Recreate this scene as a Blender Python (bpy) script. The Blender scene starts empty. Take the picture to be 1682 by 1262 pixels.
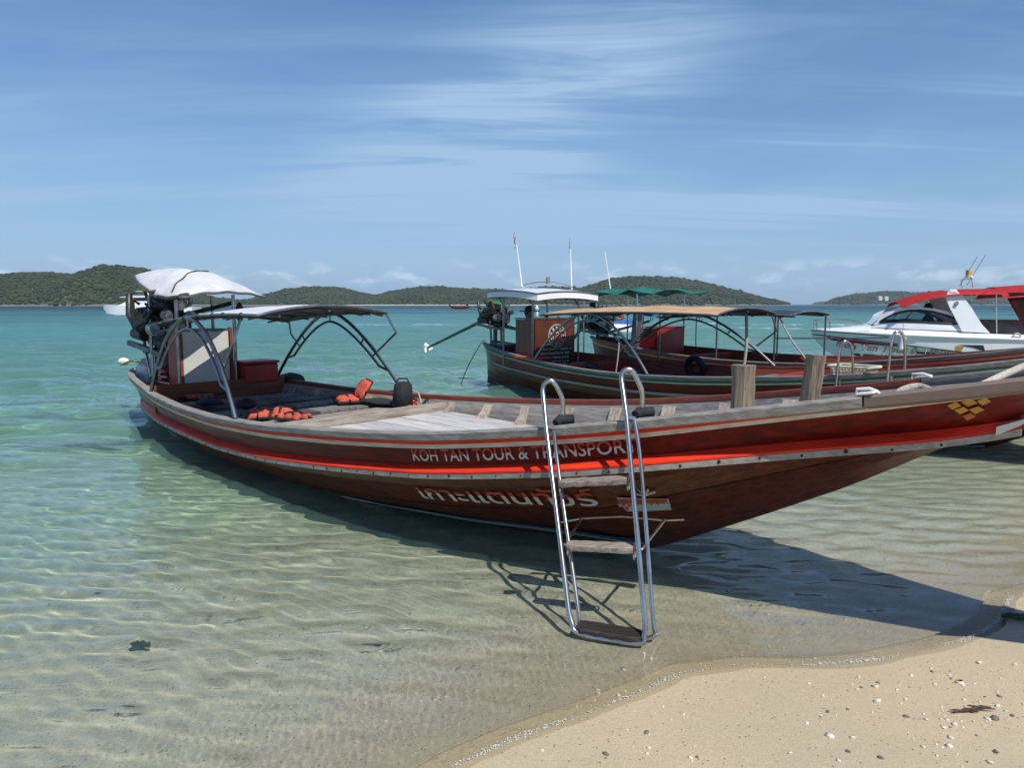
import bpy, bmesh, math, random
import numpy as np
from mathutils import Vector, Matrix, Euler
random.seed(7)
rng = np.random.default_rng(7)
SC = bpy.context.scene
COL = SC.collection
PI = math.pi

# ------------------------------------------------------------------ camera
F, CAMZ = 1168.0, 1.6                      # focal length in pixels of the 1682 px wide photograph; eye height
PITCH = math.atan(131 / F)
cam = bpy.data.objects.new('camera', bpy.data.cameras.new('camera'))
COL.objects.link(cam)
cam.location = (0, 0, CAMZ)
cam.rotation_euler = (PI / 2 - PITCH, 0, 0)
cam.data.sensor_width = 36
cam.data.lens = F / 1682 * 36
cam.data.clip_start = 0.05
cam.data.clip_end = 30000
SC.camera = cam

# ------------------------------------------------------------------ sun, sky, exposure
SUN_EL, SUN_AZ = math.radians(54), math.atan2(-0.62, 0.37)      # where the sun stands: behind the camera, to the right
sun_dir = Vector((math.cos(SUN_EL) * math.cos(SUN_AZ), math.cos(SUN_EL) * math.sin(SUN_AZ), math.sin(SUN_EL)))
sl = bpy.data.lights.new('sun', 'SUN')
sl.energy, sl.angle, sl.color = 4.2, math.radians(0.5), (1, 0.955, 0.88)
sl.cycles.is_caustics_light = True
sun = bpy.data.objects.new('sun', sl)
COL.objects.link(sun)
sun.rotation_euler = sun_dir.to_track_quat('Z', 'Y').to_euler()
sun.location = sun_dir * 50

world = bpy.data.worlds.new('World')
SC.world = world
world.use_nodes = True


class NT:
    """tiny helper to wire shader nodes"""
    def __init__(s, tree):
        s.t = tree
    def n(s, kind, **kw):
        nd = s.t.nodes.new(kind)
        for k, v in kw.items():
            if k.startswith('i_'):
                key = k[2:]
                key = int(key) if key.isdigit() else key.replace('_', ' ')
                s.put(nd.inputs[key], v)
            else:
                setattr(nd, k, v)
        return nd
    def put(s, sock, v):
        if isinstance(v, bpy.types.NodeSocket):
            s.t.links.new(v, sock)
        elif isinstance(v, (tuple, list)) and len(v) == 3 and sock.type == 'RGBA':
            sock.default_value = (*v, 1)
        else:
            sock.default_value = v
    def math(s, op, a, b=None, c=None, clamp=False):
        m = s.n('ShaderNodeMath', operation=op, use_clamp=clamp)
        s.put(m.inputs[0], a)
        if b is not None: s.put(m.inputs[1], b)
        if c is not None: s.put(m.inputs[2], c)
        return m.outputs[0]
    def mix(s, f, a, b, blend='MIX'):
        m = s.n('ShaderNodeMix', data_type='RGBA', blend_type=blend)
        s.put(m.inputs[0], f); s.put(m.inputs[6], a); s.put(m.inputs[7], b)
        return m.outputs[2]
    def ramp(s, f, lo, hi, a=0.0, b=1.0, smooth=True):
        m = s.n('ShaderNodeMapRange', interpolation_type='SMOOTHSTEP' if smooth else 'LINEAR')
        s.put(m.inputs[0], f); s.put(m.inputs[1], lo); s.put(m.inputs[2], hi); s.put(m.inputs[3], a); s.put(m.inputs[4], b)
        return m.outputs[0]
    def noise(s, vec, scale, detail=4, rough=0.55, dist=0.0, w=None):
        nd = s.n('ShaderNodeTexNoise', i_Scale=scale, i_Detail=detail, i_Roughness=rough, i_Distortion=dist)
        if vec is not None: s.put(nd.inputs['Vector'], vec)
        return nd.outputs[0]
    def mapping(s, vec, scale=(1, 1, 1), rot=(0, 0, 0), loc=(0, 0, 0)):
        m = s.n('ShaderNodeMapping')
        s.put(m.inputs[0], vec)
        m.inputs['Scale'].default_value = scale; m.inputs['Rotation'].default_value = rot; m.inputs['Location'].default_value = loc
        return m.outputs[0]
    def bump(s, h, strength, dist, normal=None):
        b = s.n('ShaderNodeBump', i_Strength=strength, i_Distance=dist)
        s.put(b.inputs['Height'], h)
        if normal is not None: s.put(b.inputs['Normal'], normal)
        return b.outputs[0]


w = NT(world.node_tree)
world.node_tree.nodes.clear()
sky = w.n('ShaderNodeTexSky', sky_type='NISHITA', sun_disc=False, sun_elevation=SUN_EL, sun_rotation=PI / 2 - SUN_AZ, altitude=0, air_density=1.15, dust_density=0.25, ozone_density=3.0)
tc = w.n('ShaderNodeTexCoord')
sep = w.n('ShaderNodeSeparateXYZ', i_0=tc.outputs['Generated'])
dx, dy, dz = sep.outputs
den = w.math('ADD', w.math('MAXIMUM', dz, 0.0), 0.10)
cu, cv = w.math('DIVIDE', dx, den), w.math('DIVIDE', dy, den)
flat = w.n('ShaderNodeCombineXYZ', i_0=cu, i_1=cv, i_2=0.0).outputs[0]
veil = w.noise(w.mapping(flat, (0.34, 0.22, 1), (0, 0, math.radians(-32)), (3.1, 1.7, 0)), 1.0, 5, 0.52, 0.6)
wisp = w.noise(w.mapping(flat, (0.6, 3.4, 1), (0, 0, math.radians(34)), (0.4, 2.2, 0)), 0.9, 9, 0.62, 0.7)
streak = w.noise(w.mapping(flat, (0.16, 1.6, 1), (0, 0, math.radians(5)), (1.4, 0.4, 0)), 1.3, 9, 0.62, 0.5)
c1 = w.math('MULTIPLY', w.ramp(veil, 0.38, 0.72), w.ramp(wisp, 0.30, 0.75, 0.45, 1.0))
c2 = w.math('MULTIPLY', w.ramp(streak, 0.46, 0.72), w.ramp(dz, 0.10, 0.26, 1.0, 0.25))
low = w.ramp(dz, 0.0, 0.30, 0.70, 0.0)
az0 = w.math('ARCTAN2', dx, dy)
# a broad fan of cirrus rising to the right, a long low streak under it, and thin wisps to the right
fan = w.math('DIVIDE', w.math('SUBTRACT', az0, w.math('ADD', -0.10, w.math('MULTIPLY', w.math('SUBTRACT', dz, 0.17), 1.25))), 0.30)
fan = w.ramp(w.math('ABSOLUTE', fan), 0.05, 1.0, 1.0, 0.0)
fan = w.math('MULTIPLY', w.math('MULTIPLY', fan, w.ramp(dz, 0.07, 0.17)), w.ramp(wisp, 0.33, 0.66, 0.12, 1.0))
st = w.ramp(w.math('ABSOLUTE', w.math('SUBTRACT', dz, w.math('ADD', 0.118, w.math('MULTIPLY', az0, 0.02)))), 0.006, 0.042, 1.0, 0.0)
st = w.math('MULTIPLY', w.math('MULTIPLY', st, w.ramp(w.math('ABSOLUTE', w.math('SUBTRACT', az0, 0.18)), 0.12, 0.42, 1.0, 0.0)), w.ramp(streak, 0.36, 0.62, 0.15, 1.0))
rt = w.math('MULTIPLY', w.ramp(w.math('ABSOLUTE', w.math('SUBTRACT', dz, 0.19)), 0.0, 0.09, 1.0, 0.0), w.math('MULTIPLY', w.ramp(az0, 0.15, 0.45), w.ramp(streak, 0.45, 0.65)))
cl = w.math('ADD', w.math('MULTIPLY', c1, 0.52), w.math('MULTIPLY', c2, 0.50))
cl = w.math('ADD', cl, w.math('MULTIPLY', fan, 1.0))
cl = w.math('ADD', cl, w.math('MULTIPLY', st, 0.95))
cl = w.math('ADD', cl, w.math('MULTIPLY', rt, 0.55))
cl = w.math('MAXIMUM', w.math('ADD', cl, low), 0.0, clamp=True)
# a low bank of small cumulus over the far islands
az = w.math('ARCTAN2', dx, dy)
puff = w.n('ShaderNodeCombineXYZ', i_0=w.math('MULTIPLY', az, 16.0), i_1=w.math('MULTIPLY', dz, 44.0), i_2=0.0).outputs[0]
pn = w.noise(puff, 1.0, 6, 0.6, 0.3)
band = w.math('MULTIPLY', w.ramp(dz, 0.012, 0.03), w.ramp(dz, 0.035, 0.07, 1.0, 0.0))
pm = w.math('MULTIPLY', w.ramp(pn, 0.50, 0.66), band)
cloudcol = (3.1, 4.75, 6.7)
c = w.mix(cl, w.mix(1.0, sky.outputs[0], (0.47, 0.655, 0.90), 'MULTIPLY'), cloudcol)
c = w.mix(w.math('MULTIPLY', pm, 0.60), c, (6.2, 7.4, 8.8))
bg = w.n('ShaderNodeBackground', i_Color=c, i_Strength=0.10)
wo = w.n('ShaderNodeOutputWorld', i_Surface=bg.outputs[0])

SC.view_settings.view_transform = 'Standard'
SC.view_settings.look = 'None'
SC.view_settings.exposure = 0.25
SC.view_settings.gamma = 1.0
SC.view_settings.use_curve_mapping = False
SC.cycles.use_denoising = True
SC.cycles.max_bounces = 10
SC.cycles.diffuse_bounces = 3
SC.cycles.glossy_bounces = 4
SC.cycles.transmission_bounces = 6
SC.cycles.transparent_max_bounces = 12
SC.cycles.volume_bounces = 0
SC.cycles.caustics_refractive = True
SC.cycles.caustics_reflective = False
SC.cycles.sample_clamp_indirect = 6.0

# ------------------------------------------------------------------ pixel -> place
FW = np.array([0, math.cos(PITCH), -math.sin(PITCH)])
UP = np.array([0, math.sin(PITCH), math.cos(PITCH)])
CAM = np.array([0, 0, CAMZ])


def ray(px, py):
    return np.array([1.0, 0, 0]) * ((px - 841) / F) + FW + UP * ((631 - py) / F)


def ground(px, py, z=0.0):
    d = ray(px, py)
    return CAM + d * ((z - CAMZ) / d[2])


def at_depth(px, py, y):
    d = ray(px, py)
    return CAM + d * (y / d[1])


def curve(xs, ys, k=0.35):
    """smoothed piecewise-linear function through the given points"""
    xs, ys = np.array(xs, float), np.array(ys, float)
    g = np.linspace(xs[0] - 3, xs[-1] + 3, 1200)
    lo = ys[0] + (g - xs[0]) * (ys[1] - ys[0]) / (xs[1] - xs[0])
    hi = ys[-1] + (g - xs[-1]) * (ys[-1] - ys[-2]) / (xs[-1] - xs[-2])
    v = np.where(g < xs[0], lo, np.where(g > xs[-1], hi, np.interp(g, xs, ys)))
    st = g[1] - g[0]
    m = max(1, int(3 * k / st))
    ker = np.exp(-0.5 * (np.arange(-m, m + 1) * st / k) ** 2); ker /= ker.sum()
    v = np.convolve(np.pad(v, m, mode='edge'), ker, mode='valid')
    return lambda t: np.interp(t, g, v)


# ------------------------------------------------------------------ materials
MATS = {}


def material(name, col, rough=0.6, metal=0.0, col2=None, stretch=(1, 1, 1), scale=6.0, var=0.5, bump=0.0, bdist=0.01,
             spots=None, spotcol=None, spec=0.5, coat=0.0, lo=0.35, hi=0.65, trans=0.0, twoside=None):
    if name in MATS: return MATS[name]
    m = bpy.data.materials.new(name); m.use_nodes = True
    t = NT(m.node_tree); b = m.node_tree.nodes['Principled BSDF']
    co = t.n('ShaderNodeTexCoord').outputs['Object']
    v = t.mapping(co, stretch)
    n = t.noise(v, scale, 6, 0.62, 0.4)
    c2 = col2 or tuple(x * 0.62 for x in col)
    c = t.mix(t.math('MULTIPLY', t.ramp(n, lo, hi), var * 2 if var < 0.5 else 1.0), col, c2)
    if spots is not None:
        n2 = t.noise(t.mapping(co, tuple(0.5 * (x + 1) for x in stretch)), spots, 5, 0.7, 0.2)
        c = t.mix(t.ramp(n2, 0.60, 0.72), c, spotcol)
    if stretch != (1, 1, 1):
        oi = t.n('ShaderNodeObjectInfo').outputs['Random']
        c = t.mix(1.0, c, t.n('ShaderNodeCombineXYZ', i_0=t.ramp(oi, 0, 1, .80, 1.16, False), i_1=t.ramp(oi, 0, 1, .80, 1.16, False), i_2=t.ramp(oi, 0, 1, .82, 1.14, False)).outputs[0], 'MULTIPLY')
    t.put(b.inputs['Base Color'], c)
    t.put(b.inputs['Roughness'], t.ramp(n, 0.3, 0.7, max(0.02, rough * 0.8), min(1, rough * 1.2), smooth=False))
    b.inputs['Metallic'].default_value = metal
    b.inputs['Specular IOR Level'].default_value = spec
    b.inputs['Coat Weight'].default_value = coat
    b.inputs['Coat Roughness'].default_value = 0.12
    if bump:
        t.put(b.inputs['Normal'], t.bump(t.noise(v, scale * 2.2, 6, 0.65), bump, bdist))
    if trans:
        out = m.node_tree.nodes['Material Output']
        tr = t.n('ShaderNodeBsdfTranslucent', i_Color=c)
        mx = t.n('ShaderNodeMixShader', i_0=trans)
        t.put(mx.inputs[1], b.outputs[0]); t.put(mx.inputs[2], tr.outputs[0]); t.put(out.inputs[0], mx.outputs[0])
    MATS[name] = m
    return m


GR = (0.7, 9, 9)          # grain running along a boat
M = dict(
    hull=material('varnished_planks', (0.125, 0.031, 0.010), 0.34, col2=(0.050, 0.012, 0.0045), stretch=GR, scale=3.0, bump=0.12, bdist=0.004, spots=14, spotcol=(0.14, 0.062, 0.034), coat=0.12, spec=.25),
    hullred=material('dark_red_planks', (0.17, 0.009, 0.005), 0.32, col2=(0.075, 0.005, 0.004), stretch=GR, scale=2.4, bump=0.1, bdist=0.004, coat=0.05, spec=.18, spots=11, spotcol=(0.16, 0.02, 0.010)),
    red=material('orange_red_paint', (0.84, 0.050, 0.016), 0.45, spec=.2, col2=(0.66, 0.035, 0.018), stretch=(0.6, 3, 3), scale=4, bump=0.25, bdist=0.003, spots=30, spotcol=(0.62, 0.12, 0.06)),
    redworn=material('worn_red_paint', (0.52, 0.035, 0.016), 0.5, col2=(0.22, 0.03, 0.02), stretch=GR, scale=4, bump=0.4, bdist=0.004, spots=22, spotcol=(0.18, 0.13, 0.10)),
    railgrey=material('weathered_rail', (0.27, 0.26, 0.245), 0.75, col2=(0.17, 0.155, 0.14), stretch=GR, scale=5, bump=0.5, bdist=0.005, spots=16, spotcol=(0.13, 0.10, 0.08)),
    railbrown=material('brown_rail', (0.21, 0.135, 0.105), 0.7, col2=(0.17, 0.14, 0.115), stretch=GR, scale=5, bump=0.5, bdist=0.005),
    railred=material('oxide_red_rail', (0.27, 0.055, 0.03), 0.6, col2=(0.17, 0.035, 0.022), stretch=GR, scale=5, bump=0.4, bdist=0.004, spots=12, spotcol=(0.20, 0.12, 0.10)),
    white=material('old_white_paint', (0.60, 0.57, 0.50), 0.6, col2=(0.44, 0.40, 0.34), stretch=GR, scale=4, bump=0.3, bdist=0.003, spots=18, spotcol=(0.28, 0.22, 0.17)),
    metalstrip=material('grey_strip', (0.33, 0.31, 0.28), 0.55, col2=(0.22, 0.20, 0.175), stretch=(1, 6, 6), scale=6, bump=0.25, bdist=0.003, spots=20, spotcol=(0.13, 0.09, 0.07)),
    green=material('green_bottom_paint', (0.028, 0.095, 0.062), 0.6, col2=(0.035, 0.055, 0.04), stretch=GR, scale=3, bump=0.2, bdist=0.004),
    mint=material('mint_line_paint', (0.30, 0.46, 0.40), 0.6, stretch=GR, scale=4, col2=(0.22, 0.32, 0.28)),
    blue=material('blue_line_paint', (0.03, 0.15, 0.24), 0.55, stretch=GR, scale=4),
    wood=material('weathered_wood', (0.36, 0.32, 0.27), 0.85, col2=(0.19, 0.15, 0.12), stretch=(8, 0.9, 8), scale=4, bump=0.6, bdist=0.006, spots=9, spotcol=(0.15, 0.105, 0.08)),
    woodlong=material('weathered_planking', (0.30, 0.285, 0.265), 0.85, col2=(0.18, 0.165, 0.15), stretch=GR, scale=4, bump=0.6, bdist=0.006, spots=10, spotcol=(0.14, 0.11, 0.09)),
    deck=material('bleached_deck', (0.56, 0.545, 0.52), 0.85, col2=(0.40, 0.385, 0.365), stretch=(0.8, 5, 5), scale=3, bump=0.6, bdist=0.006, spots=4, spotcol=(0.22, 0.195, 0.175)),
    darkwood=material('dark_bench_wood', (0.10, 0.085, 0.075), 0.75, col2=(0.055, 0.042, 0.036), stretch=(7, 1, 7), scale=4, bump=0.5, bdist=0.005),
    greyplank=material('grey_bench_wood', (0.22, 0.21, 0.205), 0.75, col2=(0.11, 0.10, 0.095), stretch=(1, 7, 7), scale=4, bump=0.5, bdist=0.005),
    block=material('pale_rib_wood', (0.47, 0.41, 0.32), 0.85, col2=(0.27, 0.22, 0.17), stretch=(8, 8, 1), scale=5, bump=0.6, bdist=0.006),
    post=material('bitt_wood', (0.27, 0.215, 0.155), 0.9, col2=(0.12, 0.092, 0.068), stretch=(14, 14, 1.2), scale=3, bump=0.8, bdist=0.01, spots=7, spotcol=(0.33, 0.27, 0.20)),
    step=material('ladder_step_wood', (0.40, 0.345, 0.285), 0.9, col2=(0.20, 0.16, 0.125), stretch=(1.2, 16, 16), scale=5, bump=0.8, bdist=0.006, spots=10, spotcol=(0.19, 0.145, 0.11)),
    stepwet=material('wet_ladder_step', (0.035, 0.028, 0.022), 0.6, col2=(0.014, 0.012, 0.010), stretch=(1.2, 16, 16), scale=5, bump=0.9, bdist=0.008),
    steel=material('stainless_tube', (0.60, 0.575, 0.54), 0.26, 1.0, col2=(0.40, 0.37, 0.34), stretch=(1, 1, 1), scale=9),
    steeldark=material('dull_steel_tube', (0.30, 0.31, 0.33), 0.32, 1.0, col2=(0.20, 0.20, 0.21), scale=9),
    pipe=material('painted_pipe', (0.16, 0.17, 0.18), 0.5, 0.4, scale=9),
    black=material('black_rubber', (0.018, 0.018, 0.019), 0.65, col2=(0.010, 0.010, 0.010), scale=14, bump=0.3, bdist=0.004),
    blackcloth=material('black_cloth', (0.020, 0.021, 0.024), 0.95, scale=20, bump=0.4, bdist=0.004),
    navy=material('navy_cloth', (0.018, 0.028, 0.062), 0.9, scale=8, bump=0.3),
    canvas=material('white_canvas', (0.76, 0.77, 0.79), 0.8, col2=(0.62, 0.63, 0.65), scale=3, bump=0.45, bdist=0.03, trans=0.22, spots=7, spotcol=(0.55, 0.54, 0.50)),
    awning=material('grey_white_awning', (0.68, 0.70, 0.72), 0.6, col2=(0.54, 0.56, 0.58), stretch=(1, 1, 1), scale=5, bump=0.4, bdist=0.014, spots=6, spotcol=(0.45, 0.45, 0.43), trans=0.06),
    tan=material('tan_awning', (0.56, 0.36, 0.19), 0.8, col2=(0.42, 0.26, 0.13), scale=4, bump=0.4, bdist=0.014, spots=7, spotcol=(0.34, 0.21, 0.11), trans=0.05),
    greencloth=material('green_awning', (0.012, 0.20, 0.15), 0.8, col2=(0.01, 0.13, 0.10), scale=5, trans=0.2),
    bluecloth=material('blue_tarpaulin', (0.02, 0.14, 0.46), 0.55, scale=6, trans=0.1),
    panel=material('white_cabin_panel', (0.60, 0.60, 0.575), 0.6, col2=(0.54, 0.535, 0.51), scale=4, bump=0.1, spots=26, spotcol=(0.42, 0.37, 0.32)),
    orange=material('orange_brown_board', (0.26, 0.068, 0.026), 0.5, col2=(0.15, 0.04, 0.018), stretch=(9, 0.7, 9), scale=4, bump=0.3),
    redbox=material('red_fibreglass', (0.36, 0.012, 0.016), 0.42, col2=(0.28, 0.010, 0.014), scale=4),
    plasticwhite=material('white_plastic', (0.72, 0.72, 0.69), 0.45, col2=(0.63, 0.62, 0.58), scale=5),
    vest=material('faded_orange_vest', (0.58, 0.10, 0.055), 0.85, col2=(0.42, 0.07, 0.04), scale=18, bump=0.5, bdist=0.006),
    vestred=material('red_orange_vest', (0.60, 0.10, 0.055), 0.85, col2=(0.48, 0.075, 0.045), scale=18, bump=0.5, bdist=0.006),
    rope=material('pale_rope', (0.55, 0.51, 0.43), 0.9, stretch=(30, 30, 30), scale=4, bump=0.8, bdist=0.006),
    ropeyellow=material('yellow_rope', (0.50, 0.40, 0.16), 0.9, scale=40, bump=0.6),
    iron=material('engine_iron', (0.045, 0.045, 0.047), 0.45, 0.6, col2=(0.02, 0.02, 0.02), scale=14, bump=0.3),
    alloy=material('engine_alloy', (0.45, 0.44, 0.42), 0.4, 0.8, col2=(0.22, 0.21, 0.20), scale=14),
    rust=material('engine_red', (0.16, 0.022, 0.022), 0.5, 0.1, scale=12),
    greeneng=material('engine_green', (0.03, 0.30, 0.10), 0.45, 0.1, scale=12, col2=(0.05, 0.20, 0.06)),
    yellow=material('yellow_cap', (0.80, 0.50, 0.03), 0.45, scale=8),
    teal=material('teal_paint', (0.02, 0.36, 0.30), 0.5, scale=6),
    gel=material('white_gelcoat', (0.78, 0.80, 0.81), 0.22, col2=(0.73, 0.75, 0.77), scale=2, coat=0.4),
    gelgrey=material('grey_gelcoat', (0.70, 0.75, 0.75), 0.25, col2=(0.66, 0.71, 0.72), scale=2, coat=0.4),
    gelblue=material('blue_antifouling', (0.02, 0.07, 0.14), 0.5, scale=4),
    redcloth=material('red_boat_awning', (0.52, 0.018, 0.020), 0.75, col2=(0.42, 0.014, 0.016), scale=5, trans=0.25),
    maroon=material('maroon_curtain', (0.085, 0.008, 0.010), 0.8, scale=5),
    vinyl=material('beige_vinyl', (0.24, 0.19, 0.17), 0.6, scale=5),
    letterwhite=material('letter_white', (0.62, 0.56, 0.52), 0.5, scale=30, spots=30, spotcol=(0.30, 0.15, 0.12)),
    letterred=material('letter_red', (0.42, 0.05, 0.025), 0.5, scale=30),
    letterblack=material('letter_black', (0.012, 0.012, 0.014), 0.4, scale=10),
    gold=material('gold_diamond', (0.52, 0.29, 0.045), 0.5, col2=(0.44, 0.22, 0.035), scale=12),
    golddark=material('orange_diamond', (0.52, 0.17, 0.03), 0.5, scale=12),
    cyan=material('sign_wave_blue', (0.20, 0.40, 0.45), 0.5, scale=12, col2=(0.30, 0.46, 0.50)),
    skin=material('skin', (0.30, 0.16, 0.10), 0.6, scale=10),
    dark=material('dark_clothes', (0.02, 0.02, 0.024), 0.9, scale=10),
    basket=material('cream_basket', (0.66, 0.70, 0.50), 0.5, scale=10),
    plywood=material('brown_cabin_wood', (0.16, 0.045, 0.020), 0.4, col2=(0.085, 0.022, 0.012), stretch=(9, 9, 0.8), scale=4, bump=0.3, coat=0.2),
    flagred=material('flag_red', (0.45, 0.02, 0.03), 0.8, scale=8),
    flagblue=material('flag_blue', (0.02, 0.025, 0.10), 0.8, scale=8),
    flagwhite=material('flag_white', (0.7, 0.7, 0.7), 0.8, scale=8),
    coral=material('coral_white', (0.78, 0.73, 0.62), 0.9, col2=(0.62, 0.56, 0.46), scale=60, bump=0.5),
    pebble=material('pebble_grey', (0.22, 0.20, 0.17), 0.9, col2=(0.12, 0.10, 0.085), scale=60, bump=0.5),
    twig=material('dry_twig', (0.085, 0.045, 0.026), 0.9, scale=60),
    weed=material('green_weed', (0.055, 0.065, 0.018), 0.7, col2=(0.025, 0.03, 0.012), scale=60),
    foam=material('foam_bubbles', (0.80, 0.79, 0.75), 0.35, scale=60),
)
gl = bpy.data.materials.new('tinted_window'); gl.use_nodes = True
_t = NT(gl.node_tree); gl.node_tree.nodes.clear()
_fr = _t.n('ShaderNodeFresnel', i_IOR=1.5)
_a = _t.n('ShaderNodeBsdfTransparent', i_Color=(0.62, 0.65, 0.66))
_b = _t.n('ShaderNodeBsdfGlossy', i_Color=(1, 1, 1), i_Roughness=0.03)
_m = _t.n('ShaderNodeMixShader', i_0=_fr.outputs[0], i_1=_a.outputs[0], i_2=_b.outputs[0])
_o = _t.n('ShaderNodeOutputMaterial', i_0=_m.outputs[0])
M['glass'] = gl

# two-tone lettering: red upper half, white lower half (flat print on the letters)
lt = bpy.data.materials.new('two_tone_letter'); lt.use_nodes = True
_t = NT(lt.node_tree)
_at = _t.n('ShaderNodeAttribute', attribute_name='letter_height')
_co = _t.n('ShaderNodeTexCoord').outputs['Object']
_f = _t.math('GREATER_THAN', _t.math('ADD', _at.outputs['Fac'], _t.math('MULTIPLY', _t.math('SUBTRACT', _t.noise(_co, 9, 3), 0.5), 0.25)), 0.5)
_t.put(lt.node_tree.nodes['Principled BSDF'].inputs['Base Color'], _t.mix(_f, (0.60, 0.55, 0.52), (0.40, 0.05, 0.025)))
lt.node_tree.nodes['Principled BSDF'].inputs['Roughness'].default_value = 0.5
M['letter2'] = lt


# ------------------------------------------------------------------ mesh building
class MB:
    def __init__(s):
        s.v, s.f, s.mi = [], [], []
        s.cur = 0
    def add(s, verts, faces):
        b = len(s.v)
        s.v += [tuple(map(float, p)) for p in verts]
        s.f += [tuple(b + i for i in f) for f in faces]
        s.mi += [s.cur] * len(faces)
        return s
    def box(s, c, size, rot=(0, 0, 0), taper=1.0, bev=0.0):
        x, y, z = (k / 2 for k in size)
        R = Euler(rot).to_matrix(); c = Vector(c)
        if bev <= 0:
            P = [(sx * x * (taper if sz > 0 else 1), sy * y * (taper if sz > 0 else 1), sz * z) for sz in (-1, 1) for sy in (-1, 1) for sx in (-1, 1)]
            s.add([c + R @ Vector(p) for p in P], [(0, 2, 3, 1), (4, 5, 7, 6), (0, 1, 5, 4), (2, 6, 7, 3), (0, 4, 6, 2), (1, 3, 7, 5)])
        else:
            bev = min(bev, x * .95, y * .95, z * .95)
            rings = []
            for zz, ins in ((-z, bev), (-z + bev, 0), (z - bev, 0), (z, bev)):
                k = taper if zz > 0 else 1
                X, Y = (x - ins) * k, (y - ins) * k
                e = bev * 0.6 if ins == 0 else 0
                rings.append([c + R @ Vector(p) for p in ((-X + e, -Y, zz), (X - e, -Y, zz), (X, -Y + e, zz), (X, Y - e, zz), (X - e, Y, zz), (-X + e, Y, zz), (-X, Y - e, zz), (-X, -Y + e, zz))])
            s.loft(rings, True, True)
        return s
    def loft(s, rings, closed=True, caps=False):
        n = len(rings[0]); b = len(s.v)
        P = [p for r in rings for p in r]
        fs = []
        for i in range(len(rings) - 1):
            for j in range(n if closed else n - 1):
                k = (j + 1) % n
                fs.append((i * n + j, i * n + k, (i + 1) * n + k, (i + 1) * n + j))
        if caps:
            fs.append(tuple(range(n - 1, -1, -1)))
            fs.append(tuple((len(rings) - 1) * n + j for j in range(n)))
        return s.add(P, fs)
    def tube(s, path, r, n=8, caps=True):
        P = [Vector(p) for p in path]
        rr = r if isinstance(r, (list, tuple, np.ndarray)) else [r] * len(P)
        rings = []; up = None
        for i, p in enumerate(P):
            d = (P[min(i + 1, len(P) - 1)] - P[max(i - 1, 0)]).normalized()
            if up is None:
                up = d.orthogonal().normalized()
            else:
                up = (up - d * up.dot(d))
                up = up.normalized() if up.length > 1e-6 else d.orthogonal().normalized()
            q = d.cross(up)
            rings.append([p + (up * math.cos(2 * PI * j / n) + q * math.sin(2 * PI * j / n)) * rr[i] for j in range(n)])
        return s.loft(rings, True, caps)
    def ball(s, c, r, n=10, m=7):
        r = r if isinstance(r, (tuple, list)) else (r, r, r)
        rings = []
        for i in range(m + 1):
            a = -PI / 2 + PI * (i * 0.98 + 0.01 * m) / m
            rings.append([(c[0] + r[0] * math.cos(a) * math.cos(2 * PI * j / n), c[1] + r[1] * math.cos(a) * math.sin(2 * PI * j / n), c[2] + r[2] * math.sin(a)) for j in range(n)])
        return s.loft(rings, True, True)
    def disc(s, c, axis, r, th, n=16):
        a = Vector(axis).normalized() * th / 2; c = Vector(c)
        return s.tube([c - a, c + a], r, n)
    def torus(s, c, axis, R, r, n=20, m=8, a0=0, a1=2 * PI):
        ax = Vector(axis).normalized(); u = ax.orthogonal().normalized(); q = ax.cross(u); c = Vector(c)
        full = abs(a1 - a0 - 2 * PI) < 1e-6
        rings = []
        for i in range(n + (0 if full else 1)):
            t = a0 + (a1 - a0) * i / n
            d = u * math.cos(t) + q * math.sin(t)
            rings.append([c + d * (R + r * math.cos(2 * PI * j / m)) + ax * r * math.sin(2 * PI * j / m) for j in range(m)])
        if full: rings.append(rings[0])
        return s.loft(rings)
    def sheet(s, rows, th=0.0):
        """rows: grid of points; th: thickness downward"""
        n = len(rows[0]); P = [Vector(p) for r in rows for p in r]; m = len(rows)
        fs = [(i * n + j, i * n + j + 1, (i + 1) * n + j + 1, (i + 1) * n + j) for i in range(m - 1) for j in range(n - 1)]
        if th:
            k = len(P)
            P += [p - Vector((0, 0, th)) for p in P]
            fs += [tuple(k + q for q in reversed(f)) for f in fs]
            edge = [(0, j) for j in range(n)] + [(i, n - 1) for i in range(1, m)] + [(m - 1, j) for j in range(n - 2, -1, -1)] + [(i, 0) for i in range(m - 2, 0, -1)]
            for a, b in zip(edge, edge[1:] + edge[:1]):
                A, B = a[0] * n + a[1], b[0] * n + b[1]
                fs.append((A, A + k, B + k, B))
        return s.add(P, fs)
    def build(s, name, mats, parent=None, smooth=False, angle=40, label=None):
        me = bpy.data.meshes.new(name)
        me.from_pydata(s.v, [], s.f)
        for m in (mats if isinstance(mats, (list, tuple)) else [mats]): me.materials.append(m)
        if any(s.mi): me.polygons.foreach_set('material_index', s.mi)
        bm = bmesh.new(); bm.from_mesh(me)
        bmesh.ops.recalc_face_normals(bm, faces=bm.faces)
        bm.to_mesh(me); bm.free()
        if smooth:
            me.polygons.foreach_set('use_smooth', [True] * len(me.polygons))
            me.set_sharp_from_angle(angle=math.radians(angle))
        o = bpy.data.objects.new(name, me); COL.objects.link(o)
        if parent: o.parent = parent
        if label: o['label'] = label
        return o


def tag(o, label, cat, group=None):
    o['label'] = label; o['category'] = cat
    if group: o['group'] = group
    return o


def thing(name, label, cat, loc=(0, 0, 0), rz=0.0, group=None):
    o = bpy.data.objects.new(name, None); COL.objects.link(o)
    o.location = loc; o.rotation_euler = (0, 0, rz); o.empty_display_size = 0.2
    return tag(o, label, cat, group)


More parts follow.
